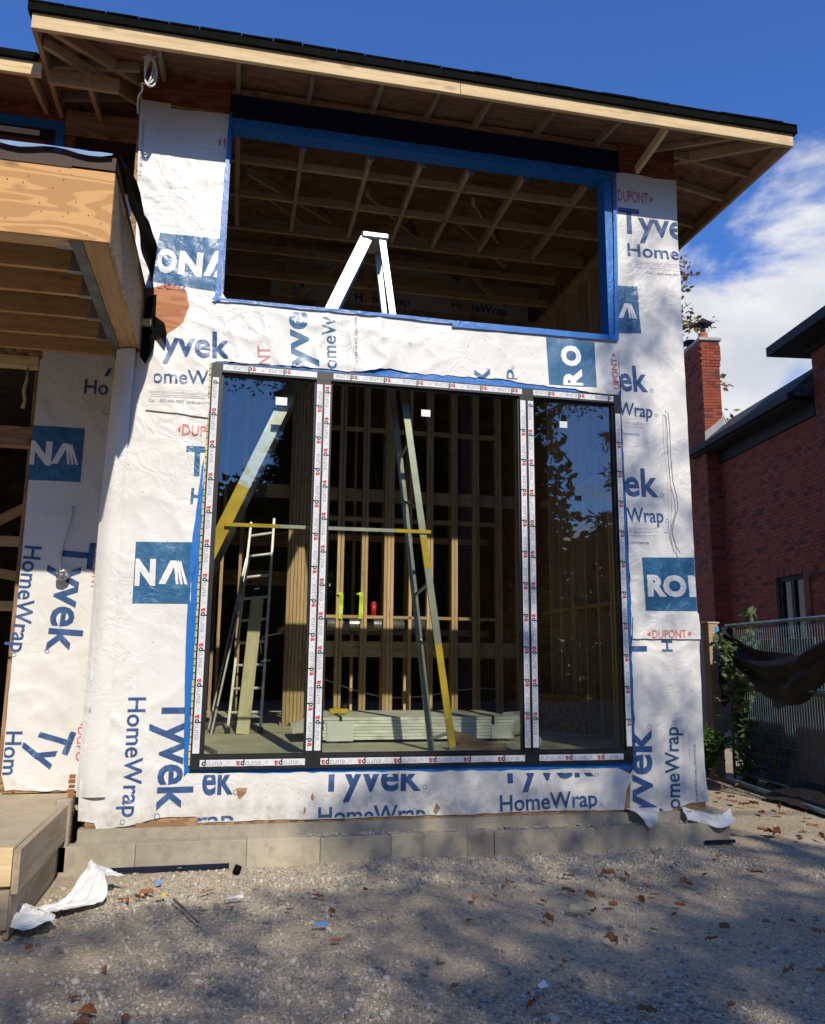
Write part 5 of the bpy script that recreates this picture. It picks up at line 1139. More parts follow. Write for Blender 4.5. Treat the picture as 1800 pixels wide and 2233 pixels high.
# ------------------------------------------------------------------ fallen leaves
def leafmesh(seed, L_=.075, W_=.05, curl=.6):
    g = random.Random(seed); n = 9; v = []; f = []
    for i_ in range(n):
        t = i_/(n-1); wd = W_/2*math.sin(math.pi*min(1, t*.92+.06))**.8*(1+.18*math.sin(t*22+seed)); x = (t-.5)*L_
        z = .014+curl*.018*math.sin(t*2.6+g.random())+.004*math.sin(t*9)+g.uniform(-.002, .002)
        for j, s_ in enumerate((-1, -.5, 0, .5, 1)): v.append((x+g.uniform(-.002, .002), s_*wd*(1-curl*.25*abs(s_)), max(.001, z+curl*.022*s_*s_*(1 if s_ > 0 else .3)+g.uniform(-.003, .003))))
    for i_ in range(n-1):
        for j in range(4): f.append((i_*5+j, i_*5+j+1, i_*5+j+6, i_*5+j+5))
    b = len(v); v += [(L_*.5, -.001, .012), (L_*.5, .001, .012), (L_*.85, 0, .018)]; f.append((b, b+1, b+2, b+2)) if False else None
    me = bpy.data.meshes.new('fallen_leaf'); me.from_pydata(v, [], f+[(b, b+1, b+2)]); me.materials.append(M_LDRY); me.polygons.foreach_set('use_smooth', [True]*len(me.polygons)); return me
LM = [leafmesh(k, .06+.012*(k % 4), .036+.008*(k % 3), .3+.25*(k % 4)) for k in range(8)]
CRP = lambda x, y: (1100+x/2.48, 1650+y/2.48)
lp = [CRP(*p) for p in ((215, 665), (350, 645), (345, 735), (470, 755), (208, 785), (487, 828), (590, 805), (660, 645), (780, 700), (815, 737), (745, 770), (965, 690), (1000, 695), (950, 797), (915, 845), (925, 600), (1085, 640), (1165, 560), (1365, 638), (235, 890), (807, 920), (1187, 915), (1120, 983), (580, 1005), (1690, 948), (1560, 888), (335, 1110), (1540, 1165), (1710, 1150), (1225, 1335), (775, 1385), (155, 1350), (200, 1385), (1105, 100), (1150, 120), (1145, 142), (1265, 158), (1330, 205), (1180, 190), (1420, 160), (1600, 255), (1660, 215), (1690, 225), (1480, 290), (1400, 312), (1440, 440), (1410, 432), (1470, 448), (1600, 470), (1670, 410), (1630, 440), (1720, 468), (1640, 345), (1250, 262), (1300, 275), (1350, 270), (1500, 320), (1160, 240), (1230, 232), (560, 640))]
CRQ = lambda x, y: (600+x/2.48, 1650+y/2.48)
lp += [CRQ(*p) for p in ((75, 835), (230, 775), (485, 740), (305, 858), (330, 1000), (1080, 782), (1190, 762), (1250, 690), (1050, 890), (970, 1250))]
CRR = lambda x, y: (x/2.48, 1650+y/2.48)
lp += [CRR(*p) for p in ((155, 1038), (690, 780), (655, 765), (425, 775), (745, 765), (480, 700), (1245, 810), (675, 1415), (480, 1370), (470, 1400), (400, 1300), (570, 1140), (795, 740), (790, 745), (1095, 830), (440, 1440))]
for k, (px, py) in enumerate(lp):
    x, y = FZ(px, py, .01)
    if y > 6 or (y > -.19 and x < 4.42): continue
    far = y > -1.0 and x > 4.3
    o = mobj('fallen_leaf', LM[k % 8], None, Matrix.Translation((x, y, float(gz(x, y))+.012)) @ Matrix.Rotation(R.uniform(0, 6.28), 4, 'Z') @ Matrix.Rotation(R.uniform(-.3, .3), 4, 'X') @ Matrix.Scale(R.uniform(.8, 1.25)*(1.4 if far else (.8 if px < 620 else .95)), 4))
    if far: tag(o, 'dry orange brown leaf on the sunlit gravel between wall and fence', 'leaf', 'leaves beside the right wall')
    elif px < 620: tag(o, 'dry brown leaf on the pale gravel near the porch', 'leaf', 'leaves near the porch')
    else: tag(o, 'curled reddish brown leaf on the shaded grey gravel in front of the window', 'leaf', 'leaves in front of the window')

g = np.random.default_rng(77); n = 1500; x = g.uniform(-1.5, 7, n); y = g.uniform(-3.8, 4, n); k = ((y < -.2) | (x > 4.5)) & ((x > -.8) | (y < -1.6)); x = x[k]; y = y[k]
q = np.stack([x, y, gz(x, y)+.010], 1); d_ = g.uniform(0, 6.28, len(x)); s_ = g.uniform(.004, .014, len(x)); dx = np.stack([np.cos(d_)*s_, np.sin(d_)*s_, s_*g.uniform(-.2, .5, len(x))], 1); dy = np.stack([-np.sin(d_)*s_*.45, np.cos(d_)*s_*.45, s_*0], 1)
me = npmesh('litter', np.stack([q-dx, q+dy, q+dx, q-dy], 1).reshape(-1, 3), np.arange(len(x)*4).reshape(-1, 4), [M_LDRY]); tag(mobj('litter', me), 'crumbs of dry leaf and splinters strewn over the gravel', kind='stuff')

# ================================================================== NEIGHBOURING BRICK HOUSE
NB = Vector((10.177, 5.487, 0)); nd_ = Vector((.1269, .9919, 0)); nn_ = Vector((.9919, -.1269, 0))
NM = Matrix(((nn_.x, nd_.x, 0, NB.x), (nn_.y, nd_.y, 0, NB.y), (0, 0, 1, 0), (0, 0, 0, 1)))
nb = bpy.data.objects.new('brick_house', None); COL.objects.link(nb); place(nb, None, NM); tag(nb, 'dark red brick house with black eaves and tall chimney beside the building site', 'house')
wx = .5
mb = MB()
def lbox(name, x0, x1, y0, y1, z0, z1, m, par=nb, bevel=0): return MB().box(x0, x1, y0, y1, z0, z1).build(name, m, par, NM, bevel=bevel)
def holed(x0, x1, y0, y1, z0, z1, h):
    m_ = MB(); ys_ = sorted({y0, y1, h[0], h[1]}); zs_ = sorted({z0, z1, h[2], h[3]})
    for a in range(len(ys_)-1):
        for b in range(len(zs_)-1):
            if h[0] <= ys_[a] < h[1] and h[2] <= zs_[b] < h[3]: continue
            m_.box(x0, x1, ys_[a], ys_[a+1], zs_[b], zs_[b+1])
    return m_
WIN = (1.72, 2.72, 1.2, 3.2)
holed(wx, wx+.25, .80, 7.0, 0, 6.35, WIN).build('wall', M_MORT, nb, NM)
lbox('wall', wx-.05, 4.5, -6, .797, 0, 7.4, M_MORT); lbox('wall', wx+.26, 4.5, .80, 7.0, 0, 6.35, M_MORT)
CH = (.16, .60, 4.80, 6.0)
lbox('chimney_core', CH[0], CH[1], CH[2], CH[3], 0, 9.12, M_MORTD)
# bricks: courses as real blocks
BK = {}
def brick(par, x0, x1, y0, y1, z0, z1, store):
    store.append((x0, x1, y0, y1, z0, z1))
wallb = []; c_h = .075; bl = .215
k = 0
for c in range(int(6.25/c_h)):
    z = c*c_h; off = -(c % 2)*.1075
    y = .80+off
    while y < 4.80:
        a = max(y, .803); b = min(y+bl-.01, 4.797)
        if b-a > .03 and not (a < WIN[1]+.0 and b > WIN[0]-.0 and WIN[2]-.01 < z+.03 < WIN[3]+.20): wallb.append((wx-.006-.004*R.random(), wx+.01, a, b, z+.005, z+c_h-.005))
        y += bl
# soldier course over the window
for j in range(13): wallb.append((wx-.010, wx+.01, WIN[0]+.002+j*.0775, WIN[0]+.070+j*.0775, WIN[3]+.005, WIN[3]+.205))
chb = []
for c in range(int(9.1/c_h)):
    z = c*c_h; out = .030 if 8.55 < z < 8.95 else (.016 if 8.4 < z else 0); off = (c % 2)*.11
    x = CH[0]-off
    while x < CH[1]:
        a = max(x, CH[0]-out); b = min(x+bl-.01, CH[1]+out)
        if x+bl > CH[1]-.02: b = CH[1]+out
        if b-a > .03 and z > 2.2: chb.append((a, b, CH[2]-.008-out-.003*R.random(), CH[2]+.01, z+.005, z+c_h-.005))
        x += bl
for c in range(int(9.1/c_h)):
    z = c*c_h; out = .030 if 8.55 < z < 8.95 else (.016 if 8.4 < z else 0); off = (c % 2)*.11; y = CH[2]-off+.02
    while y < CH[3]:
        a = max(y, CH[2]+.012); b = min(y+bl-.01, CH[3]+out)
        if b-a > .03 and z > 2.2: wallb.append((CH[0]-.008-out-.003*R.random(), CH[0]+.01, a, b, z+.005, z+c_h-.005))
        y += bl
for c in range(int(7.35/c_h)):
    z = c*c_h; y = .79-bl+.01-(c % 2)*.1075
    while y > -1.4:
        wallb.append((wx-.058, wx-.04, y, y+bl-.01, z+.005, z+c_h-.005)); y -= bl
BM = {}
def brickobj(b_, par):
    dx, dy, dz = (round(b_[1]-b_[0], 2), round(b_[3]-b_[2], 3), round(b_[5]-b_[4], 3)); dx = b_[1]-b_[0]
    key = (round(dx, 3), dy, dz)
    if key not in BM:
        me = bpy.data.meshes.new('brick'); h_ = [dx/2, dy/2, dz/2]; m_ = MB().box(-h_[0], h_[0], -h_[1], h_[1], -h_[2], h_[2]); me.from_pydata(m_.v, [], m_.f); me.materials.append(M_BRICK); BM[key] = me
    return mobj('brick', BM[key], par, NM @ Matrix.Translation(((b_[0]+b_[1])/2, (b_[2]+b_[3])/2, (b_[4]+b_[5])/2)))
def lpx(p):
    q = NM @ Vector(p); v = np.array(q)-CAM; return 900+FPX*float(v@_r)/float(v@_f), 1116.5-FPX*float(v@_u)/float(v@_f)
chv = [b_ for b_ in chb if b_[4] > 6.2]
for b_ in chv: brickobj(b_, nb)
vis = []
rest = [b_ for b_ in chb if b_[4] <= 6.2]
for b_ in wallb:
    u, v = lpx((b_[0], (b_[2]+b_[3])/2, (b_[4]+b_[5])/2))
    (vis if (1500 < u < 1799 and 560 < v < 1420 and b_[3] < 2.6) else rest).append(b_)
vis.sort(key=lambda b_: b_[2]); room = max(0, 295-len(chv))
for b_ in vis[:room]: brickobj(b_, nb)
rest += vis[room:]
m_ = MB()
for b_ in rest: m_.box(*b_)
o = m_.build('brickwork', M_BRICK, nb, NM); o['kind'] = 'stuff'
# window
w2 = bpy.data.objects.new('window', bpy.data.meshes.new('window')); COL.objects.link(w2); place(w2, nb, NM)
a, b, c, d = WIN
lbox('frame', wx+.06, wx+.13, a, b, d-.09, d, M_SOFF, w2); lbox('frame', wx+.06, wx+.13, a, b, c, c+.09, M_SOFF, w2); lbox('frame', wx+.06, wx+.13, a, a+.10, c+.09, d-.09, M_SOFF, w2); lbox('frame', wx+.06, wx+.13, b-.12, b, c+.09, d-.09, M_SOFF, w2); lbox('frame', wx+.06, wx+.13, (a+b)/2-.07, (a+b)/2+.05, c+.09, d-.09, M_SOFF, w2)
lbox('pane', wx+.10, wx+.105, a+.10, (a+b)/2-.07, c+.09, d-.09, M_GLASSN, w2); lbox('pane', wx+.10, wx+.105, (a+b)/2+.05, b-.12, c+.09, d-.09, M_GLASSN, w2)
lbox('lintel', wx-.015, wx+.06, a-.02, b+.02, d, d+.004, M_MORTD, w2); lbox('dark_room', wx+.3, wx+.32, a-.3, b+.3, c-.2, d+.2, M_DARK, w2)
MB().tube([(wx-.03, 1.45, 0), (wx-.03, 1.45, 3.05), (wx-.03, 1.40, 3.12), (wx-.03, -1, 3.12)], .012, 6).build('conduit', M_SOFF, nb, NM)
# eaves and roofs
r2 = bpy.data.objects.new('roof', bpy.data.meshes.new('roof')); COL.objects.link(r2); place(r2, nb, NM)
lbox('gutter', -.07, .03, .82, 5.45, 6.37, 6.50, M_SOFF, r2); lbox('soffit', .03, wx+.1, .82, 5.4, 6.33, 6.36, M_SOFF, r2); lbox('frieze', wx-.06, wx-.012, .82, 4.79, 6.08, 6.329, M_SOFF, r2)
MB().prism([(0.0, 6.50), (.85, 7.22), (1.9, 6.6), (1.9, 6.45), (0.0, 6.44)], .82, 4.75, 'y').build('shingles', M_SHING, r2, NM)
sg = []
for c in range(7):
    for j in range(26):
        y = .84+j*.152+(c % 2)*.07; xx = .01+c*.115; zz = 6.505+xx*.847
        if y > 4.7: continue
        sg.append((xx, y, zz))
sme = bpy.data.meshes.new('shingle'); q = MB().add([(0, 0, .008), (.118, 0, .108), (.118, .146, .108), (0, .146, .010), (0, 0, 0), (.118, 0, .099), (.118, .146, .099), (0, .146, 0)], [(0, 1, 2, 3), (7, 6, 5, 4), (0, 4, 5, 1), (2, 6, 7, 3), (3, 7, 4, 0), (1, 5, 6, 2)]); sme.from_pydata(q.v, [], q.f); sme.materials.append(M_SHING)
for xx, y, zz in sg: mobj('shingle', sme, r2, NM @ Matrix.Translation((xx, y, zz+R.uniform(0, .004))))
MB().prism([(CH[0]-.03, 6.45), (CH[0]-.02, 6.85), (CH[0]+.12, 6.95), (CH[1]+.03, 7.25), (CH[1]+.03, 6.8), (CH[0], 6.42)], CH[2]-.035, CH[2]-.028, 'y').build('flashing', M_FLASH, nb, NM)
r3 = bpy.data.objects.new('upper_roof', bpy.data.meshes.new('upper_roof')); COL.objects.link(r3); place(r3, nb, NM)
lbox('fascia', -.14, -.05, -6, 1.33, 7.38, 7.56, M_SOFF, r3); lbox('soffit', -.05, 4.5, -6, 1.33, 7.38, 7.42, M_SOFF, r3); MB().prism([(-.1, 7.56), (2.4, 9.2), (4.6, 7.56)], -6, 1.35, 'y').build('shingles', M_SHING, r3, NM)
lbox('crown_board', wx-.12, wx-.055, -6, .85, 7.28, 7.379, M_SOFF, r3)
# chimney top
lbox('chimney_cap', CH[0]-.05, CH[1]+.07, CH[2]-.06, CH[3]+.05, 9.12, 9.20, M_STONE, bevel=.01)
MB().tube([(.36, 5.05, 9.2), (.36, 5.05, 9.42)], [.115, .10], 14).build('flue_pot', M_CLAY, nb, NM)
cc_ = MB(); cc_.tube([(.36, 5.05, 9.45), (.36, 5.05, 9.66)], .06, 10)
for a in range(4): cc_.box(.36+(.09 if a % 2 else -.10), .36+(.10 if a % 2 else -.09), 5.05+(.09 if a > 1 else -.10), 5.05+(.10 if a > 1 else -.09), 9.42, 9.66)
cc_.add([(.36-.2, 4.87, 9.63), (.36+.2, 4.87, 9.63), (.36+.2, 5.23, 9.63), (.36-.2, 5.23, 9.63), (.36, 5.05, 9.82)], [(0, 1, 4), (1, 2, 4), (2, 3, 4), (3, 0, 4), (3, 2, 1, 0)]); cc_.build('chimney_cowl', M_SOFF, nb, NM)
MB().tube([(.25, 5.6, 9.2), (.25, 5.6, 9.36)], .07, 12).tube([(.25, 5.6, 9.36), (.25, 5.6, 9.42)], .15, 12).build('flue_vent', M_SOFF, nb, NM)

# ================================================================== FENCES
FA = Vector((6.80, 3.45, 0)); FB = Vector((6.33, .1, 0)); fd = (FB-FA).normalized(); fn = Vector((fd.y, -fd.x, 0))
if fn.x < 0: fn = -fn
ft = thing('site_fence', 'blue grey steel mesh panel fence beside the gravel drive', 'fence', tuple(FA))
def fp(s_, z, o=0.0): p = FA+fd*s_+fn*o; return Vector((p.x, p.y, z))
for z, r_ in ((1.99, .021), (1.20, .017), (.10, .017)): MB().tube([fp(0, z), fp(3.3, z)], r_, 8).build('rail', M_FSTEEL, ft, smooth=True)
for s_ in (0.02, 3.3): MB().tube([fp(s_, 0.0), fp(s_, 2.0)], .02, 8).build('post', M_FSTEEL, ft, smooth=True)
wm = bpy.data.meshes.new('mesh_wire'); q = MB().tube([(0, 0, .1), (0, 0, 1.99)], .0032, 4); wm.from_pydata(q.v, [], q.f); wm.materials.append(M_FSTEEL)
s_ = .06
while s_ < 3.28: p = fp(s_, 0); mobj('mesh_wire', wm, ft, Matrix.Translation(p)); s_ += .055
for k in range(1, 14): MB().tube([fp(0, .1+k*.145, -.005), fp(3.3, .1+k*.145, -.005)], .0028, 4).build('mesh_wire', M_FSTEEL, ft)
pt_ = thing('gate_post', 'square timber post with pale cap at the end of the mesh fence', 'post', (6.68, 3.62, 0))
MB().box(6.60, 6.745, 3.55, 3.70, 0, 2.02).build('post_shaft', M_FORM, pt_, bevel=.006); MB().box(6.585, 6.76, 3.535, 3.715, 2.022, 2.045).build('cap', M_PLANK, pt_, bevel=.004)
MB().box(6.70, 6.748, 3.538, 3.546, 1.4, 1.98).build('blue_tape', M_BLUEP, pt_)
# timber boards behind the mesh
bf = thing('board_fence', 'weathered grey board fence standing behind the steel mesh', 'fence', (7.0, 3.4, 0))
s_ = -.1; k = 0
while s_ < 3.6:
    p = fp(s_, 0, .32); h_ = 1.78+.05*math.sin(k*.9)+R.uniform(-.02, .02); q = p+fd*.13
    o = beam('board', (p.x+fd.x*.068, p.y+fd.y*.068, 0), (p.x+fd.x*.068, p.y+fd.y*.068, round(h_, 1)), .134, .018, M_GREYW, bf, up=tuple(fn)); s_ += .142; k += 1
for z in (.4, 1.4): beam('fence_rail', fp(-.1, z, .36), fp(3.6, z, .36), .04, .09, M_GREYW, bf)
pf = thing('picket_fence', 'black iron picket fence between the wrapped wall and the timber post', 'fence', (6.0, 4.6, 0))
for k in range(15):
    x = 5.2+k*.115; MB().tube([(x, 4.7, 0), (x, 4.7, 1.62)], .010, 5).build('picket', M_FIRON, pf)
for z in (.25, 1.5): beam('rail', (5.1, 4.7, z), (6.9, 4.7, z), .03, .03, M_FIRON, pf)
# tarp
def tarp(u, v):
    s0 = .02+3.2*u; hang = 1.97-.05*u-.34*math.sin(math.pi*min(1, u*1.15))**.8*(u > 0); w_ = .05+.55*math.sin(math.pi*min(1, (u*1.02+.02)))**.7
    z = hang-w_*v; p = fp(s0, z, -.03-.06*math.sin(v*3.1)-.035*math.sin(u*9+v*14)-.02*math.sin(u*31+v*5)); return tuple(p)
rows = crumple(tarp, 44, 16, .035, 2.6, 4)
o = surf('tarp', rows, [M_TARP]); WM[o.name] = Matrix.Identity(4); tag(o, 'black tarp slung in a sagging swag over the mesh fence', 'tarp')
def tarp2(u, v):
    p = fp(-.06+.26*u+.05*math.sin(v*6), 1.95-1.05*v*(1-.45*u), -.05-.06*math.sin(u*6+v*3)); return tuple(p)
o = surf('tarp_end', crumple(tarp2, 10, 24, .05, 3, 9), [M_TARP]); WM[o.name] = Matrix.Identity(4); tag(o, 'black tarp end bunched round the timber post', 'tarp')
def tarp3(u, v):
    p = Vector((6.1+.9*v, 1.9-2.2*u+.2*v, .03+.16*math.sin(v*3.1)*(.5+.5*math.sin(u*9)))); return tuple(p)
o = surf('ground_tarp', crumple(tarp3, 30, 10, .07, 3, 12), [M_TARP]); WM[o.name] = Matrix.Identity(4); tag(o, 'dark tarp heaped on the ground along the foot of the fence', 'tarp')
o = beam('fence_foot', (6.55, 3.2, .04), (6.1, .8, .04), .05, .04, M_FSTEEL, None); tag(o, 'dark steel bar lying at the foot of the fence', 'bar')

# ================================================================== PLANTS
def leaves(pts, size, seed, elong=1.7, droop=.0):
    """one quad leaf (folded pair) at every point"""
    g = np.random.default_rng(seed); pts = np.asarray(pts, float); n = len(pts); d = g.normal(size=(n, 3)); d[:, 2] = d[:, 2]*.6-droop; d /= np.linalg.norm(d, axis=1)[:, None]
    e = g.normal(size=(n, 3)); e -= (e*d).sum(1)[:, None]*d; e /= np.linalg.norm(e, axis=1)[:, None]; s_ = size*g.uniform(.6, 1.3, n)[:, None]
    a = pts; b = pts+d*s_*elong*.5+e*s_*.42; c = pts+d*s_*elong; f = pts+d*s_*elong*.5-e*s_*.42
    v = np.stack([a, b, c, f], 1).reshape(-1, 3); return v, np.arange(n*4).reshape(n, 4)
def plant(name, label, cat, base, stems, h_, spread, nl, size, m, seed, group=None):
    g = random.Random(seed); t = thing(name, label, cat, base, group); mb = MB(); pts = []
    for k in range(stems):
        a = g.uniform(0, 6.28); r_ = g.uniform(.2, 1)*spread; hh = h_*g.uniform(.6, 1.05); ps_ = []
        for i_ in range(7):
            u = i_/6; ps_.append((base[0]+math.cos(a)*r_*u**1.3+g.uniform(-.02, .02), base[1]+math.sin(a)*r_*u**1.3+g.uniform(-.02, .02), base[2]+hh*u))
        mb.tube(ps_, [.008*(1-u/8) for u in range(7)], 4)
        for j in range(int(nl/stems)):
            u = g.random()**.8*6; i_ = min(5, int(u)); p = Vector(ps_[i_]).lerp(Vector(ps_[i_+1]), u-i_); pts.append(tuple(p+Vector((g.gauss(0, .05), g.gauss(0, .05), g.gauss(0, .03)))))
    mb.build('stem', M_TWIG, t); v, f = leaves(pts, size, seed); mobj('leaves', npmesh('leaves', v, f, [m]), t)
    return t
plant('vine', 'tall weedy vine with pale leaves climbing the post end of the mesh fence', 'climbing plant', (6.80, 3.10, 0), 14, 1.9, .32, 1500, .07, M_LPALE, 3)
plant('vine', 'single leafy shoot standing above the fence top rail', 'climbing plant', (6.98, 3.15, 1.5), 2, .85, .05, 60, .07, M_LPALE, 4)
plant('shrub', 'dark green leafy shrub against the right corner of the wrapped wall', 'shrub', (5.35, 3.0, 0), 16, 1.15, .42, 1700, .075, M_LGREEN, 5)
plant('shrub', 'low dark green shrub in front of the iron pickets', 'shrub', (6.15, 3.4, 0), 16, .7, .6, 1700, .075, M_LGREEN, 6)
plant('shrub', 'dusky shrub growing through the lower mesh of the fence', 'shrub', (6.95, 2.75, 0), 14, .75, .45, 900, .05, M_LGREEN, 7)
plant('shrub', 'thin climber beside the wall above the pickets', 'shrub', (5.75, 4.9, .6), 5, 1.3, .25, 220, .06, M_LGREEN, 8)

def tree_wood(mb, base, h_, r_, seed, limbs, lean=(0, 0), reach=.4, start=.3, up=.35):
    g = random.Random(seed); base = Vector(base); tr = [base+Vector((lean[0]*u+g.uniform(-.05, .05)*h_*.05, lean[1]*u+g.uniform(-.05, .05)*h_*.05, h_*u)) for u in np.linspace(0, 1, 10)]
    mb.tube(tr, [r_*(1-.9*u) for u in np.linspace(0, 1, 10)], 9); tips = []
    for k in range(limbs):
        u = start+(1-start)*(k+.5)/limbs; p = tr[0].lerp(tr[-1], u); a = k*2.4+g.uniform(-.3, .3); ln = h_*reach*(1.15-u)*g.uniform(.7, 1.1)
        d = Vector((math.cos(a), math.sin(a), up*g.uniform(.4, 1.4))); q = [p+d*ln*v+Vector((0, 0, -.0*v)) for v in (0, .33, .66, 1)]
        for i_ in (1, 2, 3): q[i_] += Vector((g.uniform(-.06, .06), g.uniform(-.06, .06), g.uniform(-.05, .05)))*ln
        mb.tube(q, [r_*.38*(1-u*.6), r_*.24*(1-u*.6), r_*.12, r_*.04], 5); tips.append(q)
    return tips
# autumn tree behind the neighbour's chimney
at = thing('autumn_tree', 'thin tree with browning yellow leaves showing behind the chimney', 'tree', (11.3, 12.6, 0)); mb = MB()
tips = tree_wood(mb, (11.3, 12.9, 0), 12.4, .16, 4, 44, reach=.22, start=.35, up=.5); g = random.Random(3); pts = []
for q in tips:
    for k in range(5):
        a = q[3].lerp(q[1], g.random()*.6); b = a+Vector((g.uniform(-.6, .6), g.uniform(-.5, .5), g.uniform(-.1, .6))); mb.tube([a, a.lerp(b, .5)+Vector((0, 0, .05)), b], [.018, .012, .006], 4)
        cl = a.lerp(b, g.uniform(.5, 1)); 
        if g.random() < .8:
            for j in range(13): pts.append(tuple(cl+Vector((g.gauss(0, .14), g.gauss(0, .14), g.gauss(0, .12)))))
mb.build('branches', M_TWIG, at); v, f = leaves(pts, .11, 5); mobj('leaves', npmesh('leaves', v, f, [M_LAUT]), at)

# ================================================================== TREES BEHIND THE CAMERA (shading the drive, mirrored in the window, some added to block skylight)
def smooth(a, b, x): u = np.clip((x-a)/(b-a), 0, 1); return u*u*(3-2*u)
def shade(u, v):
    """how closed the crowns are along the sun's direction, for the point (u,v) they would darken on the facade plane"""
    left = np.interp(v, [-3, -2.2, -1.5, -1.05, -.6, -.1, .3, .7, 1.3, 2.0, 3.0, 4.0, 5.0, 6.5], [-2.0, -1.3, -1.7, -1.2, 1.05, 1.15, .75, 1.7, 2.2, 2.5, 3.0, 3.15, 3.45, 3.7])
    right = np.interp(v, [-3, -1.2, -.62, -.38, -.15, .5, 6], [9, 8.5, 7.2, 5.4, 4.45, 4.6, 4.9])
    s_ = smooth(left-.22, left+.22, u)*(1-smooth(right-.2, right+.2, u))
    dens = np.interp(v, [-3, .4, .9, 1.8, 2.6, 3.5, 5.0, 6.2, 7], [.97, .97, .92, .80, .62, .60, .45, .3, 0])
    nn = .5+(fbm(u*1.9+.3*v, v*1.3+5, 3, 14)-.44)*2.3
    s_ = s_*np.where(dens > .9, dens, np.clip(.5+(dens-nn)*3.2, 0.02, .96))
    for (a, b, ra, rb, st_) in ((-.45, -1.55, .45, .16, .8), (-.9, -2.2, .6, .25, .5), (.52, -1.32, .16, .10, .95), (.35, -2.4, .4, .14, .35), (1.9, .18, .06, .22, .9), (3.05, .45, .10, .10, .5), (3.75, .12, .12, .08, .6), (4.1, 1.7, .12, .3, .5), (3.9, 2.45, .22, .25, .9), (4.05, 3.3, .15, .5, .7), (3.9, 5.0, .3, .4, .6), (2.4, -2.3, .4, .1, .3), (4.1, 1.0, .1, .2, .4), (1.0, -1.0, .25, .05, .0)):
        s_ = s_*(1-st_*np.exp(-((u-a)/ra)**2-((v-b)/rb)**2))
    return s_
def crown_pts(n, urange, vrange, srange, seed):
    g = np.random.default_rng(seed); u = g.uniform(*urange, n); v = g.uniform(*vrange, n); k = g.random(n) < shade(u, v)**1.0; u = u[k]; v = v[k]
    s_ = g.uniform(*srange, len(u)); return np.stack([u+.138*s_, -1.25*s_, v+s_], 1)
mt = thing('maple_tree', 'broad leafy tree behind the viewer whose crown shades the gravel', 'tree', (6.4, -14.8, 0)); mb = MB()
cp = crown_pts(60000, (-2.2, 9), (-3.2, 7), (11.2, 13.6), 21)
v, f = leaves(cp, .075, 22, 1.5); mobj('crown', npmesh('crown', v, f, [M_LNEED]), mt)
for bs, h_, sd_, nb_ in (((6.4, -14.8, 0), 17.5, 31, 26),): tree_wood(mb, bs, h_, .26, sd_, nb_, reach=.26, start=.45, up=.25)
mb.build('trunk', M_BARK, mt)
def conifer(name, label, base, h_, rad_, seed, nl=9000, start=.12, m=None, size=.10):
    t = thing(name, label, 'tree', base); mb = MB(); g = random.Random(seed); mb.tube([(base[0], base[1], 0), (base[0], base[1], h_*.97)], [.22, .03], 8); pts = []
    for k in range(70):
        u = start+(1-start)*(k/70); z = h_*u; a = k*2.4; ln = rad_*(1-u)**.8*g.uniform(.75, 1.1)+.15; dr = -.25
        e_ = Vector((base[0]+math.cos(a)*ln, base[1]+math.sin(a)*ln, z+dr*ln)); s0 = Vector((base[0], base[1], z)); mb.tube([s0, e_], [.04*(1-u)+.01, .006], 4)
        for j in range(int(nl/70)):
            w_ = g.random()**.7; p = s0.lerp(e_, w_); sp_ = .05+.28*ln*(1-w_)*.5+.12; pts.append((p.x+g.gauss(0, sp_*.6), p.y+g.gauss(0, sp_*.6), p.z-abs(g.gauss(0, .16))))
    mb.build('trunk', M_BARK, t); v, f = leaves(pts, size, seed, 4.0, .35); mobj('foliage', npmesh('foliage', v, f, [m or M_LNEED]), t); return t
conifer('spruce_tree', 'tall dark spruce behind the viewer, mirrored in the right pane', (11.6, -13.5, 0), 13.5, 2.6, 41, 30000, size=.065)
conifer('spruce_tree', 'slender spruce behind the viewer, mirrored in the middle pane', (5.0, -17.5, 0), 12.5, 2.6, 42, 9000)
conifer('pine_tree', 'open crowned pine behind the viewer, mirrored beside the spruce', (9.0, -19.5, 0), 9.5, 2.4, 43, 12000, .35, None, .09)
conifer('spruce_tree', 'drooping spruce behind the viewer, mirrored in the left pane', (1.9, -16.5, 0), 10.4, 2.0, 44, 20000, .30, size=.065)
hd = thing('yellow_shrub', 'yellow leaved shrub across the drive, faintly mirrored low in the right pane', 'shrub', (8.0, -13, 0)); g = np.random.default_rng(8)
q = g.normal(size=(900, 3))*np.array([.5, .4, .45])+np.array([7.6, -12.5, 2.3]); v, f = leaves(q, .09, 9); mobj('leaves', npmesh('leaves', v, f, [M_LYEL]), hd); MB().tube([(7.6, -12.5, 0), (7.6, -12.5, 2.3)], .05, 6).build('stem', M_TWIG, hd)
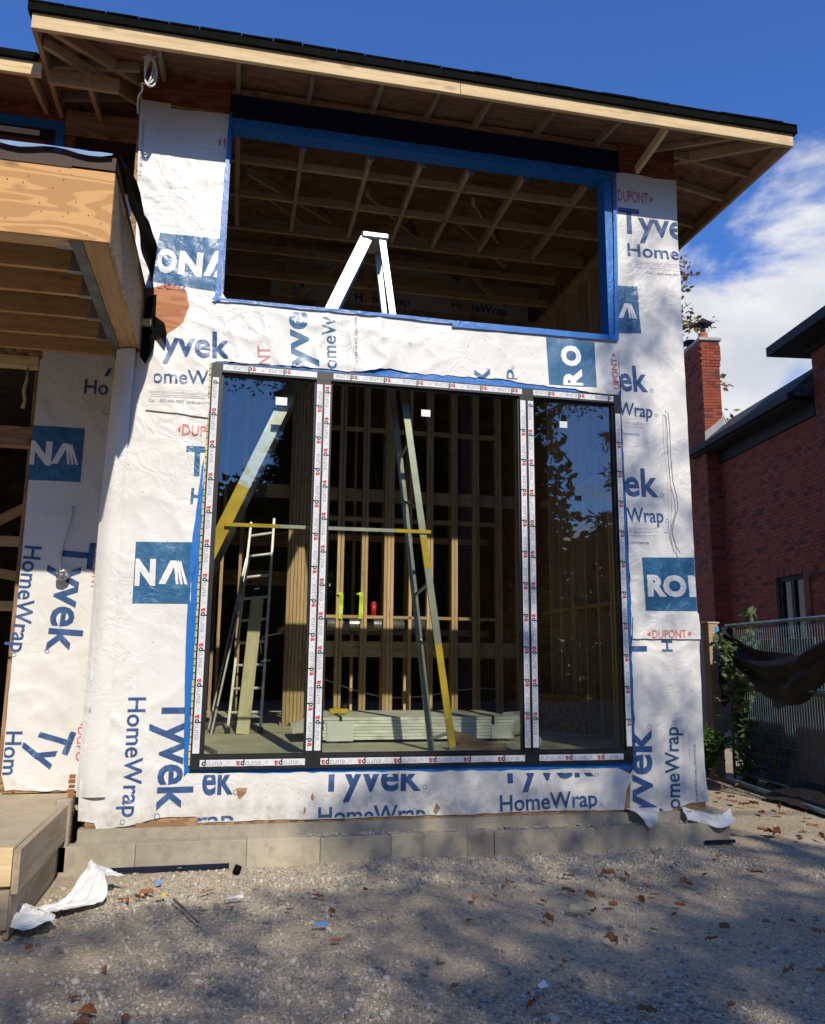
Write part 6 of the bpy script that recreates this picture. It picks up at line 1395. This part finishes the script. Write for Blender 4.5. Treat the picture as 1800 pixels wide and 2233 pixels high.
# hedge row across the street closes the horizon of the reflections
q = g.uniform(size=(60000, 3))*np.array([56, 3.0, 1])+np.array([-24, -27, 0]); q[:, 2] = q[:, 2]*(np.interp(q[:, 0], [-24, -2, 2.5, 4, 12.5, 14, 32], [8, 7.5, 9, 19, 19, 6.5, 5.5])+2.4*(fbm(q[:, 0]*.45, q[:, 0]*0, 3, 3)-.4)); q2 = g.uniform(size=(60000, 3))*np.array([12, 2.0, 1])+np.array([2.2, -29.5, 0]); q2[:, 2] = q2[:, 2]**.9*np.interp(q2[:, 0], [2, 4, 12.5, 14.2], [8, 17, 17.5, 7]); q = np.concatenate([q, q2]); v, f = leaves(q, .34, 10, 1.3)
o = mobj('hedge', npmesh('hedge', v, f, [M_LNEED])); tag(o, 'dense tree belt across the street behind the viewer', kind='stuff')

fh = thing('backing_house', 'dark brick house across the street, behind the trees at the viewer\'s back', 'house', (2, -33, 0))  # invented house backing the trees, so the panes mirror less sky
wallholes(hm := MB(), -20, 13, 0, 6.2, -33, [(-14, -12.5, 1, 2.6), (-8, -6.5, 1, 2.6), (1, 2.5, 1, 2.6), (7, 9, 1, 2.6), (-8, -6.5, 3.9, 5.3), (1, 2.5, 3.9, 5.3)], -.3); hm.build('wall', M_BRICK, fh)
MB().prism([(-20.5, 6.2), (11.5, 6.2), (5, 9.0), (-14, 9.0)], -42, -32.6, 'y').build('roof', M_SHING, fh)

def broad(label, base, h_, rr, seed, n=9000):
    t = thing('broadleaf_tree', label, 'tree', base); mb = MB(); tips = tree_wood(mb, base, h_*.9, .3, seed, 22, reach=.36, start=.35, up=.4); g = np.random.default_rng(seed)
    mb.build('trunk', M_BARK, t); c = np.array([base[0], base[1], h_*.62]); cl = g.normal(size=(60, 3)); cl = cl/np.linalg.norm(cl, axis=1)[:, None]*g.uniform(.45, 1, (60, 1))**.6*np.array([rr, rr, h_*.36])+c
    q = cl[g.integers(0, 60, n)]+g.normal(size=(n, 3))*rr*.17; v, f = leaves(q, .26, seed); mobj('crown', npmesh('crown', v, f, [M_LGREEN]), t)
broad('unseen large leafy tree added behind and left of the viewer to block skylight', (-10.5, -11.0, 0), 13, 4.6, 51)  # added out of view: its crown cuts skylight so shaded gravel goes darker
broad('unseen large leafy tree added behind and right of the viewer to block skylight', (17.5, -9.5, 0), 13, 4.6, 52)  # invented right-hand partner, also there to hide part of the sky
broad('small leafy garden tree behind the house, glimpsed through its back openings', (.5, 13.5, 0), 5.2, 3.2, 54, 5000)
broad('unseen leafy tree added beyond the porch at far left to block skylight', (-14, -2.5, 0), 11, 4.0, 53)  # unseen tree put in to hold back skylight from the left
